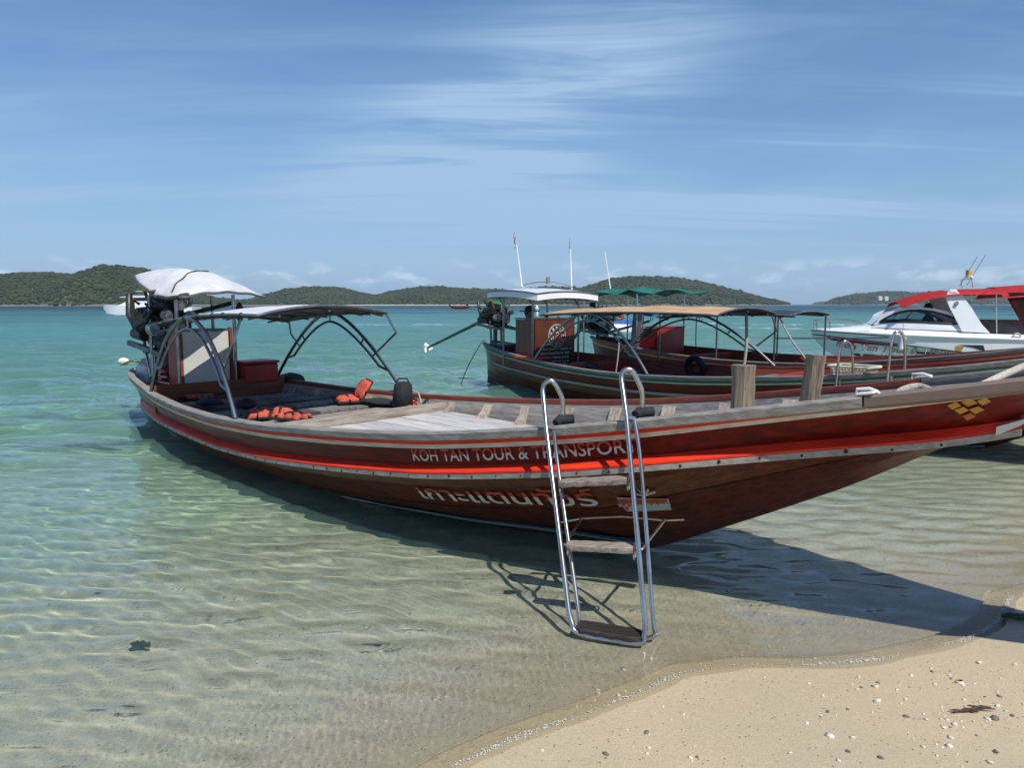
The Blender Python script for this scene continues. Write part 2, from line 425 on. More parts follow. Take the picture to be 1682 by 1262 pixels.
def instance(mesh, name, parent=None, loc=(0, 0, 0), rot=(0, 0, 0), scale=(1, 1, 1)):
    o = bpy.data.objects.new(name, mesh); COL.objects.link(o)
    o.location, o.rotation_euler, o.scale = loc, rot, scale
    if parent: o.parent = parent
    return o


def raw_mesh(name, V, Fq, mat, smooth=True):
    me = bpy.data.meshes.new(name)
    V = np.asarray(V, np.float32); Fq = np.asarray(Fq, np.int32)
    k = Fq.shape[1]
    me.vertices.add(len(V)); me.vertices.foreach_set('co', V.ravel())
    me.loops.add(Fq.size); me.loops.foreach_set('vertex_index', Fq.ravel())
    me.polygons.add(len(Fq)); me.polygons.foreach_set('loop_start', np.arange(len(Fq), dtype=np.int32) * k)
    if smooth: me.polygons.foreach_set('use_smooth', np.ones(len(Fq), bool))
    me.materials.append(mat)
    me.update(); me.validate()
    o = bpy.data.objects.new(name, me); COL.objects.link(o)
    return o


def quads(nr, nc, wrap=False):
    i = np.arange(nr * nc).reshape(nr, nc)
    a, b, c_, d = i[:-1, :-1], i[:-1, 1:], i[1:, 1:], i[1:, :-1]
    return np.stack([a, b, c_, d], -1).reshape(-1, 4)


def vnoise(x, y, seed=0):
    """smooth value noise on arrays"""
    xi, yi = np.floor(x).astype(np.int64), np.floor(y).astype(np.int64)
    fx, fy = x - xi, y - yi
    fx, fy = fx * fx * (3 - 2 * fx), fy * fy * (3 - 2 * fy)
    def h(a, b):
        k = (a * 374761393 + b * 668265263 + seed * 974634777) & 0xffffffff
        k = ((k ^ (k >> 13)) * 1274126177) & 0xffffffff
        return ((k ^ (k >> 16)) & 0xffff) / 65535.0
    return (h(xi, yi) * (1 - fx) + h(xi + 1, yi) * fx) * (1 - fy) + (h(xi, yi + 1) * (1 - fx) + h(xi + 1, yi + 1) * fx) * fy


def fbm(x, y, seed=0, oct=4):
    r, a, t = 0, 1.0, 0
    for k in range(oct):
        r = r + a * vnoise(x * 2 ** k, y * 2 ** k, seed + k); t += a; a *= 0.5
    return r / t


# ------------------------------------------------------------------ beach and sea bed
shore_px = [(1640, 1024), (1590, 1052), (1520, 1070), (1450, 1085), (1340, 1096), (1230, 1094), (1130, 1105), (1050, 1140), (950, 1180), (850, 1215), (760, 1255)]
SHORE = np.array([(40, 34), (16, 14.5), (10, 9.6), (7.2, 7.2), (5.2, 5.3), (3.6, 4.15), (2.75, 3.75)] + [tuple(ground(*q)[:2]) for q in shore_px]
                 + [(-0.45, 2.05), (-1.2, 1.45), (-2.6, 0.6), (-5, -1.0), (-12, -5), (-60, -30)])


def shore_distance(X, Y):
    """signed distance to the water's edge, positive towards the sea"""
    best = np.full(X.shape, 1e9); sgn = np.ones(X.shape)
    for (ax, ay), (bx, by) in zip(SHORE[:-1], SHORE[1:]):
        ex, ey = bx - ax, by - ay
        t = np.clip(((X - ax) * ex + (Y - ay) * ey) / (ex * ex + ey * ey), 0, 1)
        qx, qy = X - ax - t * ex, Y - ay - t * ey
        d = np.hypot(qx, qy)
        cr = ex * (Y - ay) - ey * (X - ax)
        m = d < best - 1e-9
        best = np.where(m, d, best); sgn = np.where(m, np.where(cr < 0, 1.0, -1.0), sgn)
    return best * sgn


def sand_z(X, Y):
    s = shore_distance(X, Y)
    sea = np.interp(s, [0, 0.06, 0.13, 0.5, 1.5, 4, 9, 20, 45, 120, 6000], [0, -0.016, -0.029, -0.046, -0.11, -0.30, -0.68, -1.35, -2.3, -3.6, -4.4])
    land = np.interp(-s, [0, 0.6, 3, 10, 60, 900], [0, 0.022, 0.17, 0.75, 2.2, 4.5])
    z = np.where(s > 0, sea, land)
    z = z + (fbm(X * 0.9, Y * 0.9, 3, 3) - 0.5) * np.clip(np.abs(s) * 0.030, 0.002, 0.10)
    z = z + (fbm(X * 3.3, Y * 4.1, 9, 3) - 0.5) * np.clip(np.abs(s) * 0.010, 0.0, 0.015)
    return z, s


def polar(r, th):
    Rr, Th = np.meshgrid(r, th, indexing='ij')
    return Rr * np.sin(Th), Rr * np.cos(Th)


def angles(inner, n_in, outer, n_out):
    a = np.linspace(-inner, inner, n_in)
    o = np.linspace(inner, outer, n_out + 1)[1:]
    return np.concatenate([-o[::-1], a, o])


r_s = np.concatenate([[0.02, 0.4, 0.8, 1.1, 1.4], np.geomspace(1.6, 14, 330), np.geomspace(14.3, 900, 90)])
th_s = angles(math.radians(44), 520, PI, 60)
X, Y = polar(r_s, th_s)
Z, S = sand_z(X, Y)
sm = bpy.data.materials.new('sand'); sm.use_nodes = True
t = NT(sm.node_tree); b = sm.node_tree.nodes['Principled BSDF']
geo = t.n('ShaderNodeNewGeometry')
pos = geo.outputs['Position']
attr = t.n('ShaderNodeAttribute', attribute_name='shore')
sd = attr.outputs['Fac']
pz = t.n('ShaderNodeSeparateXYZ', i_0=pos).outputs[2]
nb = t.noise(pos, 1.3, 4, 0.55)
nm = t.noise(pos, 9, 5, 0.6)
ng = t.noise(pos, 140, 3, 0.7)
nf = t.noise(pos, 420, 2, 0.6)
vor = t.n('ShaderNodeTexVoronoi', i_Vector=pos, i_Scale=85.0)
wet = t.ramp(t.math('ADD', sd, t.math('MULTIPLY', t.math('SUBTRACT', nb, 0.5), 1.6)), -1.7, -0.5)
dry = t.mix(t.ramp(nm, 0.3, 0.7), (0.55, 0.485, 0.345), (0.48, 0.42, 0.30))
wetc = t.mix(t.ramp(nb, 0.35, 0.65), (0.55, 0.455, 0.30), (0.51, 0.43, 0.29))
seac = t.mix(t.ramp(nm, 0.3, 0.7), (0.78, 0.71, 0.52), (0.67, 0.61, 0.44))
dry = t.mix(t.math('MULTIPLY', t.ramp(t.noise(t.mapping(pos, (1, 1.7, 1), (0, 0, .5)), 2.6, 5, .62, .6), .50, .66), .55), dry, (0.40, 0.345, 0.25))
col = t.mix(wet, dry, wetc)
col = t.mix(t.ramp(sd, -0.05, 0.9), col, seac)
col = t.mix(t.math('MULTIPLY', t.ramp(t.noise(pos, 48, 4, .7), 0.44, 0.60, 0.0, 1.0), t.ramp(sd, -.1, .4, .12, .34)), col, t.mix(0.5, col, (0.20, 0.17, 0.12)))
col = t.mix(t.math('MULTIPLY', t.ramp(ng, 0.42, 0.62, 0.0, 1.0), 0.45), col, t.mix(0.5, col, (0.14, 0.11, 0.075)))
vr = t.n('ShaderNodeSeparateColor', i_0=vor.outputs['Color']).outputs[0]
col = t.mix(t.math('MULTIPLY', t.math('GREATER_THAN', vr, t.ramp(t.noise(pos, 3.2, 4, .6), .36, .66, 0.985, 0.80)), t.math('MULTIPLY', t.ramp(vor.outputs['Distance'], 0.25, 0.4, 0.85, 0.0), t.ramp(wet, 0.2, 0.9, 1.0, 0.25))), col, (0.66, 0.61, 0.50))
col = t.mix(t.math('MULTIPLY', t.math('LESS_THAN', vr, 0.055), t.ramp(vor.outputs['Distance'], 0.25, 0.4, 0.8, 0.0)), col, (0.10, 0.085, 0.065))
# patches of weed and rubble on the bed
pt = t.noise(t.mapping(pos, (0.45, 0.75, 1)), 1.3, 4, 0.6, 0.5)
col = t.mix(t.math('MULTIPLY', t.ramp(pt, 0.60, 0.72), t.ramp(sd, 1.8, 5.0, 0.0, 0.30)), col, (0.10, 0.115, 0.075))
t.put(b.inputs['Base Color'], col)
t.put(b.inputs['Roughness'], t.ramp(wet, 0.0, 1.0, 0.95, 0.50))
b.inputs['Specular IOR Level'].default_value = 0.35
h = t.math('ADD', t.math('MULTIPLY', ng, 0.55), t.math('ADD', t.math('MULTIPLY', nf, 0.3), t.math('MULTIPLY', nm, 1.2)))
t.put(b.inputs['Normal'], t.bump(h, t.ramp(wet, 0.0, 1.0, 0.75, 0.4), 0.012))
sand = raw_mesh('beach_ground', np.stack([X, Y, Z], -1).reshape(-1, 3), quads(*X.shape), sm)
sand['kind'] = 'structure'
sand.data.attributes.new('shore', 'FLOAT', 'POINT').data.foreach_set('value', S.astype(np.float32).ravel())
sand.cycles.is_caustics_receiver = True

# ------------------------------------------------------------------ the sea
r_w = np.concatenate([np.geomspace(1.0, 2.2, 25), np.geomspace(2.208, 13, 470), np.geomspace(13.1, 80, 240), np.geomspace(81, 6000, 130)])
th_w = angles(math.radians(41), 860, math.radians(150), 60)
X, Y = polar(r_w, th_w)
R = np.hypot(X, Y)
Zb, S = sand_z(X, Y)
D = np.maximum(0, -Zb)
dr = np.gradient(r_w)[:, None] + 0 * X
dt = np.gradient(th_w)[None, :] * R
Zw = np.zeros_like(X)
near = np.clip(S / 0.9, 0.05, 1) ** 0.8
THIN = 0.024
comps = []
for k in range(26):                         # wrinkles a hand's breadth long at the very edge
    lam = float(np.exp(rng.uniform(math.log(0.022), math.log(0.06))))
    comps.append((rng.uniform(0, 360), lam, 0.0042 * lam, 2))
for k in range(34):                         # small ripples over the shallows
    lam = float(np.exp(rng.uniform(math.log(0.08), math.log(0.34))))
    comps.append((rng.normal(-98, 22 if k % 4 else 60), lam, 0.0049 * lam * (lam / .24) ** .35, 0))
for k in range(22):                         # wind waves further out
    lam = float(np.exp(rng.uniform(math.log(0.45), math.log(3.6))))
    comps.append((rng.normal(-78, 24), lam, 0.0095 * lam, 1))
for deg, lam, amp, kind in comps:
    a = math.radians(deg)
    ph = (X * math.cos(a) + Y * math.sin(a)) * 2 * PI / lam + rng.uniform(0, 6.28) + 0.9 * np.sin(X / (lam * rng.uniform(1.2, 2.6)) + rng.uniform(0, 6)) + 0.6 * np.sin((Y + .4 * X) / (lam * rng.uniform(1.5, 3)) + rng.uniform(0, 6))
    # only what the mesh can carry at that distance
    sp = np.abs(math.cos(a)) * dt * 0 + np.maximum(np.abs(X * math.cos(a) + Y * math.sin(a)) / R * dr, np.abs(-X * math.sin(a) + Y * math.cos(a)) / R * 0 + np.abs(Y * math.cos(a) - X * math.sin(a)) / R * dt)
    fade = np.clip((lam / (sp + 1e-6) - 3.0) / 4.0, 0, 1)
    g = near * np.clip(1.15 - S / 12, 0.40, 1) if kind == 0 else np.clip((S - 0.8) / 9, 0, 1) ** 1.6 if kind == 1 else np.clip(S / 0.35, 0.05, 1) * np.clip(1.25 - S / 1.0, 0.0, 1)
    Zw += amp * g * fade * np.sin(ph)
# a little swash wave running up the beach
edge = shore_distance(X, Y + 0.0) - 0.55 - 0.30 * (fbm(X * 0.8, Y * 0.8, 21, 3) - 0.5) * 2
swash = 0.0015 * np.exp(-(edge / 0.045) ** 2) * np.clip((0.35 - X) / 0.8, 0, 1)
Zw += swash
lead = shore_distance(X, Y) - 0.03
Zw += 0.004 * np.exp(-(lead / 0.06) ** 2)
# foam: broken water of passing boats' wakes
foam = np.zeros_like(X)
for x0, x1, y0, y1, wd in ((-14, 4, 56, 52, 1.3), (3, 26, 52, 45, 1.2), (-24, -10, 63, 58, 0.8), (14, 30, 60, 52, 1.0)):
    u = np.clip((X - x0) / (x1 - x0), 0, 1)
    cy = y0 + (y1 - y0) * u
    foam = np.maximum(foam, np.exp(-((Y - cy) / wd) ** 2) * np.clip((X - x0) / 3, 0, 1) * np.clip((x1 - X) / 3, 0, 1))

wm = bpy.data.materials.new('sea_water'); wm.use_nodes = True
t = NT(wm.node_tree); wm.node_tree.nodes.clear()
geo = t.n('ShaderNodeNewGeometry'); pos = geo.outputs['Position']
dep = t.n('ShaderNodeAttribute', attribute_name='depth').outputs['Fac']
fo = t.n('ShaderNodeAttribute', attribute_name='foam').outputs['Fac']
dist = t.n('ShaderNodeVectorMath', operation='LENGTH', i_0=pos).outputs['Value']
n1 = t.noise(t.mapping(pos, (0.55, 1.25, 1), (0, 0, 0.12)), 1.6, 5, 0.62, 0.4)
n2 = t.noise(t.mapping(pos, (0.10, 0.26, 1), (0, 0, 0.05)), 1.0, 4, 0.6, 0.3)
n3 = t.noise(t.mapping(pos, (1, 1.9, 1), (0, 0, 0.2)), 6.5, 3, 0.6)
hh = t.math('ADD', t.math('MULTIPLY', n1, 0.42), t.math('MULTIPLY', n3, 0.06))
hh = t.math('ADD', hh, t.math('MULTIPLY', n2, 0.75))
nrm = t.bump(hh, t.ramp(dep, 0.35, 1.6, 0.0, 0.9), t.ramp(dist, 40, 160, 1.0, 2.6))
fres = t.n('ShaderNodeFresnel', i_IOR=1.33); t.put(fres.inputs['Normal'], nrm)
# length of the light's way down through the water
cosi = t.math('ABSOLUTE', t.n('ShaderNodeVectorMath', operation='DOT_PRODUCT', i_0=geo.outputs['Incoming'], i_1=geo.outputs['Normal']).outputs['Value'])
sint2 = t.math('DIVIDE', t.math('SUBTRACT', 1.0, t.math('MULTIPLY', cosi, cosi)), 1.77)
path = t.math('DIVIDE', dep, t.math('SQRT', t.math('SUBTRACT', 1.0, sint2)))
T = t.math('EXPONENT', t.math('MULTIPLY', path, -0.50))
tint = t.n('ShaderNodeCombineXYZ', i_0=t.math('EXPONENT', t.math('MULTIPLY', path, -0.52)), i_1=t.math('EXPONENT', t.math('MULTIPLY', path, -0.07)), i_2=t.math('EXPONENT', t.math('MULTIPLY', path, -0.18))).outputs[0]
refr = t.n('ShaderNodeBsdfRefraction', i_Color=tint, i_Roughness=0.0, i_IOR=1.33)
deepn = t.noise(t.mapping(pos, (0.012, 0.05, 1)), 1.0, 4, 0.6)
body = t.mix(t.ramp(dep, 0.3, 2.2), (0.150, 0.290, 0.235), (0.075, 0.225, 0.215))
body = t.mix(t.math('MULTIPLY', t.ramp(dep, 2.0, 3.9), t.ramp(deepn, 0.35, 0.6, 0.35, 1.0)), body, (0.022, 0.105, 0.135))
body = t.mix(t.ramp(dist, 90, 330), body, (0.008, 0.050, 0.068))
reef = t.noise(t.mapping(pos, (0.02, 0.055, 1), (0, 0, 0), (4.2, 1.0, 0)), 1.0, 3, 0.55)
body = t.mix(t.math('MULTIPLY', t.ramp(reef, 0.60, 0.66), t.math('MULTIPLY', t.ramp(dist, 45, 70), t.ramp(dist, 200, 420, 0.55, 0.0))), body, (0.03, 0.09, 0.10))
diff = t.n('ShaderNodeBsdfDiffuse', i_Color=body)
inner = t.n('ShaderNodeMixShader', i_0=t.math('SUBTRACT', 1.0, T), i_1=refr.outputs[0], i_2=diff.outputs[0])
glo = t.n('ShaderNodeBsdfGlossy', i_Color=(1, 1, 1), i_Roughness=t.ramp(dist, 6, 60, 0.03, 0.16)); t.put(glo.inputs['Normal'], nrm)
surf = t.n('ShaderNodeMixShader', i_0=fres.outputs[0], i_1=inner.outputs[0], i_2=glo.outputs[0])
fn = t.noise(t.mapping(pos, (0.5, 1.6, 1)), 1.6, 6, 0.68, 0.3)
fm = t.math('MULTIPLY', t.ramp(fn, 0.50, 0.62), fo, clamp=True)
# single small whitecaps far out
fm = t.math('MAXIMUM', fm, t.math('MULTIPLY', t.ramp(t.noise(t.mapping(pos, (0.22, 0.75, 1)), 1.0, 5, 0.65), 0.725, 0.76), t.math('MULTIPLY', t.ramp(dist, 30, 45), 0.55)))
whitew = t.n('ShaderNodeBsdfDiffuse', i_Color=(0.72, 0.75, 0.76))
out = t.n('ShaderNodeMixShader', i_0=fm, i_1=surf.outputs[0], i_2=whitew.outputs[0])
t.n('ShaderNodeOutputMaterial', i_0=out.outputs[0])
# the film of the swash, too thin to bend what lies under it
fmat = bpy.data.materials.new('swash_film'); fmat.use_nodes = True
t = NT(fmat.node_tree); fmat.node_tree.nodes.clear()
pos = t.n('ShaderNodeNewGeometry').outputs['Position']
nrm = t.bump(t.noise(t.mapping(pos, (1, 1.5, 1)), 34, 4, 0.6), 0.25, 0.02)
fres = t.n('ShaderNodeFresnel', i_IOR=1.33); t.put(fres.inputs['Normal'], nrm)
glo = t.n('ShaderNodeBsdfGlossy', i_Color=(1, 1, 1), i_Roughness=0.05); t.put(glo.inputs['Normal'], nrm)
surf = t.n('ShaderNodeMixShader', i_0=fres.outputs[0], i_1=t.n('ShaderNodeBsdfTransparent', i_Color=(0.925, 0.935, 0.915)).outputs[0], i_2=glo.outputs[0])
t.n('ShaderNodeOutputMaterial', i_0=surf.outputs[0])
q = quads(*X.shape)
q = q[(S > -0.25).ravel()[q].any(axis=1)]
thin = D.ravel()[q].mean(axis=1) < THIN
for nm, sel, mt in (('sea_water', ~thin, wm), ('swash_water', thin, fmat)):
    qs = q[sel]
    used = np.zeros(X.size, bool); used[qs.ravel()] = True
    remap = np.cumsum(used) - 1
    sea = raw_mesh(nm, np.stack([X, Y, Zw], -1).reshape(-1, 3)[used], remap[qs], mt)
    sea['kind'] = 'structure'
    sea.data.attributes.new('depth', 'FLOAT', 'POINT').data.foreach_set('value', D.astype(np.float32).ravel()[used])
    sea.data.attributes.new('foam', 'FLOAT', 'POINT').data.foreach_set('value', foam.astype(np.float32).ravel()[used])
    sea.cycles.is_caustics_caster = nm == 'sea_water'

# ------------------------------------------------------------------ islands on the horizon
hm = bpy.data.materials.new('forest_floor'); hm.use_nodes = True
t = NT(hm.node_tree); b = hm.node_tree.nodes['Principled BSDF']
pos = t.n('ShaderNodeNewGeometry').outputs['Position']
pz = t.n('ShaderNodeSeparateXYZ', i_0=pos).outputs[2]
g1 = t.mix(t.ramp(t.noise(pos, 0.02, 5), 0.35, 0.65), (0.030, 0.048, 0.018), (0.055, 0.075, 0.028))
g1 = t.mix(t.ramp(pz, 0.6, 2.2, 1.0, 0.0), g1, t.mix(t.noise(pos, 0.05, 4), (0.22, 0.19, 0.15), (0.12, 0.10, 0.08)))
t.put(b.inputs['Base Color'], g1); b.inputs['Roughness'].default_value = 0.95
fm_ = bpy.data.materials.new('tree_crowns'); fm_.use_nodes = True
t = NT(fm_.node_tree); b = fm_.node_tree.nodes['Principled BSDF']
pos = t.n('ShaderNodeNewGeometry').outputs['Position']
rnd = t.n('ShaderNodeAttribute', attribute_name='tone').outputs['Fac']
g = t.mix(rnd, (0.012, 0.024, 0.011), (0.034, 0.054, 0.022))
g = t.mix(t.math('MULTIPLY', t.ramp(t.noise(pos, 0.018, 5, 0.6), 0.45, 0.65), 0.6), g, (0.044, 0.062, 0.026))
t.put(b.inputs['Base Color'], g); b.inputs['Roughness'].default_value = 0.9
ico = bmesh.new(); bmesh.ops.create_icosphere(ico, subdivisions=1, radius=1)
ICO_V = np.array([v.co[:] for v in ico.verts]); ICO_F = np.array([[v.index for v in f.verts] for f in ico.faces]); ico.free()


def island(prof, dist, depth, crown, count, seed, shore_z=-0.5, steps=90):
    """a wooded island whose skyline stands where PROF says, DIST metres off"""
    px = np.array([p[0] for p in prof], float); py = np.array([p[1] for p in prof], float)
    n = max(40, int((px[-1] - px[0]) / 5))
    P = np.linspace(px[0], px[-1], n)
    top = np.interp(P, px, py)
    yr = dist + depth * 0.5
    zr = np.array([max(0.3, at_depth(p, q, yr)[2]) for p, q in zip(P, top)]) - crown * 0.9
    xr = np.array([at_depth(p, 500, yr)[0] for p in P])
    u = np.linspace(0, 1, 44)
    prof_u = np.where(u < 0.5, np.sin(np.clip(u * 2, 0, 1) * PI / 2) ** 0.85, np.cos((u - 0.5) * PI) ** 0.8)
    zz = np.maximum(zr, 0)[None, :] * prof_u[:, None]
    Xg = np.repeat(xr[None, :], 44, 0); Yg = dist + u[:, None] * depth + 0 * Xg
    wob = fbm(Xg / (depth * 0.28), Yg / (depth * 0.34), seed, 4)
    Zg = zz * (0.72 + 0.28 * np.clip(np.where(np.abs(u[:, None] - 0.5) < 0.06, 1, wob * 1.9), 0, 1.25)) + shore_z
    Yg = Yg - (fbm(Xg / 60, 0 * Xg, seed + 5, 3) - 0.5) * depth * 0.16
    o = raw_mesh('hill', np.stack([Xg, Yg, Zg], -1).reshape(-1, 3), quads(*Xg.shape), hm)
    o['kind'] = 'structure'
    ii, jj = rng.uniform(0, 30, count), rng.uniform(0, n - 1.001, count)
    i0, j0 = ii.astype(int), jj.astype(int); fi, fj = ii - i0, jj - j0
    def bil(A): return (A[i0, j0] * (1 - fj) + A[i0, j0 + 1] * fj) * (1 - fi) + (A[i0 + 1, j0] * (1 - fj) + A[i0 + 1, j0 + 1] * fj) * fi
    cx, cy, cz = bil(Xg), bil(Yg), bil(Zg)
    ok = cz > 0.8 + 2.4 * fbm(cx / 40, 0 * cx, seed + 9, 3) ** 2
    cx, cy, cz = cx[ok], cy[ok], cz[ok]; m = len(cx)
    rad = crown * rng.uniform(0.45, 1.0, m) * np.where(rng.random(m) < 0.04, 1.5, 1)
    V = ICO_V[None] * rad[:, None, None] * np.array([1, 1, 0.85])
    V = V * (0.72 + 0.5 * rng.random((m, 12, 1)))
    V = V + np.stack([cx, cy, cz + rad * 0.25], -1)[:, None, :]
    Fc = (ICO_F[None] + (np.arange(m) * 12)[:, None, None]).reshape(-1, 3)
    fo_ = raw_mesh('forest', V.reshape(-1, 3), Fc, fm_, smooth=False)
    fo_['kind'] = 'stuff'
    fo_.data.attributes.new('tone', 'FLOAT', 'POINT').data.foreach_set('value', np.repeat(rng.random(m), 12).astype(np.float32))
    return o


island([(-420, 480), (-200, 470), (-80, 462), (0, 455), (40, 447), (90, 446), (130, 450), (165, 445), (188, 437), (215, 436), (240, 447), (300, 474), (340, 487), (400, 493), (470, 498), (520, 501)], 620, 230, 2.4, 15000, 11)
island([(330, 499), (400, 494), (440, 486), (480, 476), (520, 470), (556, 471), (590, 480), (615, 484), (640, 478), (690, 470), (720, 469), (760, 474), (830, 475), (900, 471), (955, 472), (1000, 458), (1030, 454), (1060, 453), (1110, 455), (1160, 464), (1200, 475), (1240, 488), (1262, 499)], 1050, 300, 3.4, 20000, 23)
island([(1366, 499.5), (1385, 488), (1420, 480), (1460, 477), (1490, 480), (1510, 479), (1560, 483), (1640, 488), (1720, 490), (1850, 486), (2000, 494), (2100, 499.5)], 2100, 420, 6.0, 6000, 31)
island([(1244, 499.6), (1256, 495), (1266, 491), (1276, 493), (1288, 496), (1294, 499.6)], 3600, 220, 9, 320, 41)
island([(1334, 499.7), (1342, 496.5), (1350, 494.5), (1357, 497), (1362, 499.7)], 4200, 220, 9, 200, 43)
# pale beach under the middle island
bs = MB()
sx = np.linspace(560, 905, 60)
rows = [[at_depth(p, 500, 1030 + 6 * math.sin(p * 0.03) + k * 9) * np.array([1, 1, 0]) + np.array([0, 0, (0.05, 0.7, 1.1)[k]]) for p in sx] for k in range(3)]
bs.sheet(rows)
so = bs.build('far_beach', material('far_sand', (0.62, 0.57, 0.47), 0.9, scale=0.2), smooth=True); so['kind'] = 'structure'

# ------------------------------------------------------------------ long-tail boats
class Boat:
    """hull shape of a long-tail boat; local axes: X towards the bow, Y to the far side, Z up; v is positive on the near side"""
    T_ = [-8.85, -8.5, -7.8, -6.9, -6, -5, -4, -3, -2, -1, 0, 1, 1.6, 2.2, 2.9, 3.7]
    def __init__(s, x, y, deg, L=1.0, dh=0.0, sw=1.0, lift=0.0, bl=0.0):
        s.x, s.y, s.L = x, y, L
        s.cache = {}
        s.rz = -math.radians(deg)
        T = np.array(s.T_)
        s.w = curve(T, np.array([.12, .33, .54, .74, .93, 1.05, 1.14, 1.17, 1.14, 1.07, .92, .62, .49, .36, .22, .04]) * sw, 0.12)
        h0 = np.array([.66, .64, .62, .61, .59, .565, .575, .62, .69, .78, .925, 1.105, 1.22, 1.34, 1.50, 1.78])
        s.h = curve(T, h0 + dh + lift * np.clip((-5 - T) / 3.85, 0, 1) ** 2 + bl * np.clip((T + 3) / 4, 0, 2), 0.25)
        s.dr = curve([-8.85, -7.75, -6.9, -5, -3, -1, 0, 1.1, 1.9, 2.2, 2.9, 3.7], [.30, .30, .27, .22, .235, .215, .20, .19, .205, .14, .09, .05], 0.2)
        s.fl = curve([-9, 0, .6, 1.2, 1.9, 2.3, 3.7], [.35, .35, .42, .8, 1.35, 2.4, 2.0], .25)
        s.zk = curve([-8.85, -7.8, -6.5, -5, -3, -2, -1, 0, .7, 1.19, 1.65, 1.91, 2.4, 2.9, 3.7],
                     np.array([-.02, -.2, -.3, -.32, -.27, -.2, -.11, 0, .37, .64, .935, 1.065, 1.24, 1.42, 1.73]) + bl * np.clip((np.array([-8.85, -7.8, -6.5, -5, -3, -2, -1, 0, .7, 1.19, 1.65, 1.91, 2.4, 2.9, 3.7])) / 1.6, 0, 2) * 0.9, 0.06)
        c, n = math.cos(s.rz), math.sin(s.rz)
        s.M = Matrix.Translation((x, y, 0)) @ Matrix.Rotation(s.rz, 4, 'Z')
    def P(s, t, v, z):
        return Vector((t * s.L, -v, z))
    def W(s, t, v, z):
        return s.M @ s.P(t, v, z)
    def surf(s, t, q, side=1, out=0.0):
        """q 0..1 from the gunwale down to the rubbing strake, 1..2 from there to the keel"""
        def raw(t, q):
            w, h, zk = float(s.w(t)), float(s.h(t)), float(s.zk(t))
            zr = max(h - float(s.dr(t)), zk + 0.015); wr = max(0.02, w - float(s.fl(t)) * (h - zr))
            if zr <= zk + 0.016: zr = zk + 0.015
            if q <= 1:
                return Vector((t * s.L, wr + (w - wr) * (1 - q) - 0.012 * math.sin(PI * q), h + (zr - h) * q))
            k = q - 1
            full = float(np.interp(t, [-8, -1.2, 1.0], [.80, .88, .64]))
            cv, cz = wr * full, zr - (zr - zk) * float(np.interp(t, [-1.2, 1.0], [.62, .52]))
            return Vector((t * s.L, (1 - k) ** 2 * wr + 2 * k * (1 - k) * cv, (1 - k) ** 2 * zr + 2 * k * (1 - k) * cz + k * k * zk))
        p = raw(t, q)
        if out:
            a = raw(t + .05, q) - raw(t - .05, q); b_ = raw(t, min(2, q + .03)) - raw(t, max(0, q - .03))
            n = b_.cross(a)
            if n.y < 0 : n = -n
            if abs(n.y) < 1e-6 and n.z > 0: n = -n
            p = p + n.normalized() * out
        return Vector((p.x, -side * p.y, p.z))
    def inside(s, t, z):
        """half width of the inner planking at height z"""
        k = round(t, 3)
        if k not in s.cache:
            pts = [s.surf(k, q) for q in np.linspace(0, 2, 33)]
            s.cache[k] = (np.array([p.z for p in pts])[::-1], np.array([-p.y for p in pts])[::-1])
        zz, vv = s.cache[k]
        return max(0.012, float(np.interp(z, zz, vv)) - 0.062)
    def px2tv(s, px, py, v):
        """where the sight line through a pixel meets the upright plane v of this boat"""
        a = np.array([math.cos(s.rz), math.sin(s.rz), 0]); n = np.array([math.sin(s.rz), -math.cos(s.rz), 0])
        P0 = np.array([s.x, s.y, 0.0]); d = ray(px, py)
        k = ((P0 + n * v - CAM) @ n) / (d @ n)
        X = CAM + d * k
        return float((X - P0) @ a) / s.L, float(X[2])
    def px2surf(s, px, py, lo=0.0, hi=2.0):
        """(t, q) of the near side of the hull seen at a pixel"""
        best = None
        for q in np.linspace(lo, hi, 81):
            t = 0.0
            for _ in range(14):
                p = s.surf(t, q)
                t, z = s.px2tv(px, py, -p.y)
                t = min(3.6, max(-8.8, t))
            p = s.surf(t, q); e = abs(p.z - z)
            if best is None or e < best[0]: best = (e, t, q)
        return best[1], best[2]


def lin(a, b, n): return [a + (b - a) * i / (n - 1) for i in range(n)]


def skin(B, mb, t0, t1, q0, q1, side, nt, nq, out=0.0):
    rows = [[B.surf(t, q, side, out) for q in lin(q0, q1, nq)] for t in lin(t0, t1, nt)]
    mb.sheet(rows)


def ease(t): return max(0.0, min(1.0, (t - .4) / 1.3))


def strip(B, mb, t0, t1, q0, q1, side, out, inn=-0.01, nt=70):
    """a batten that follows the side of the hull"""
    rings = []
    f0 = q0 if callable(q0) else (lambda t: q0)
    f1 = q1 if callable(q1) else (lambda t: q1)
    for t in lin(t0, t1, nt):
        a, b_ = B.surf(t, f0(t), side, out), B.surf(t, f1(t), side, out)
        rings.append([B.surf(t, f0(t), side, inn), a, b_, B.surf(t, f1(t), side, inn)])
    mb.loft(rings, True, True)


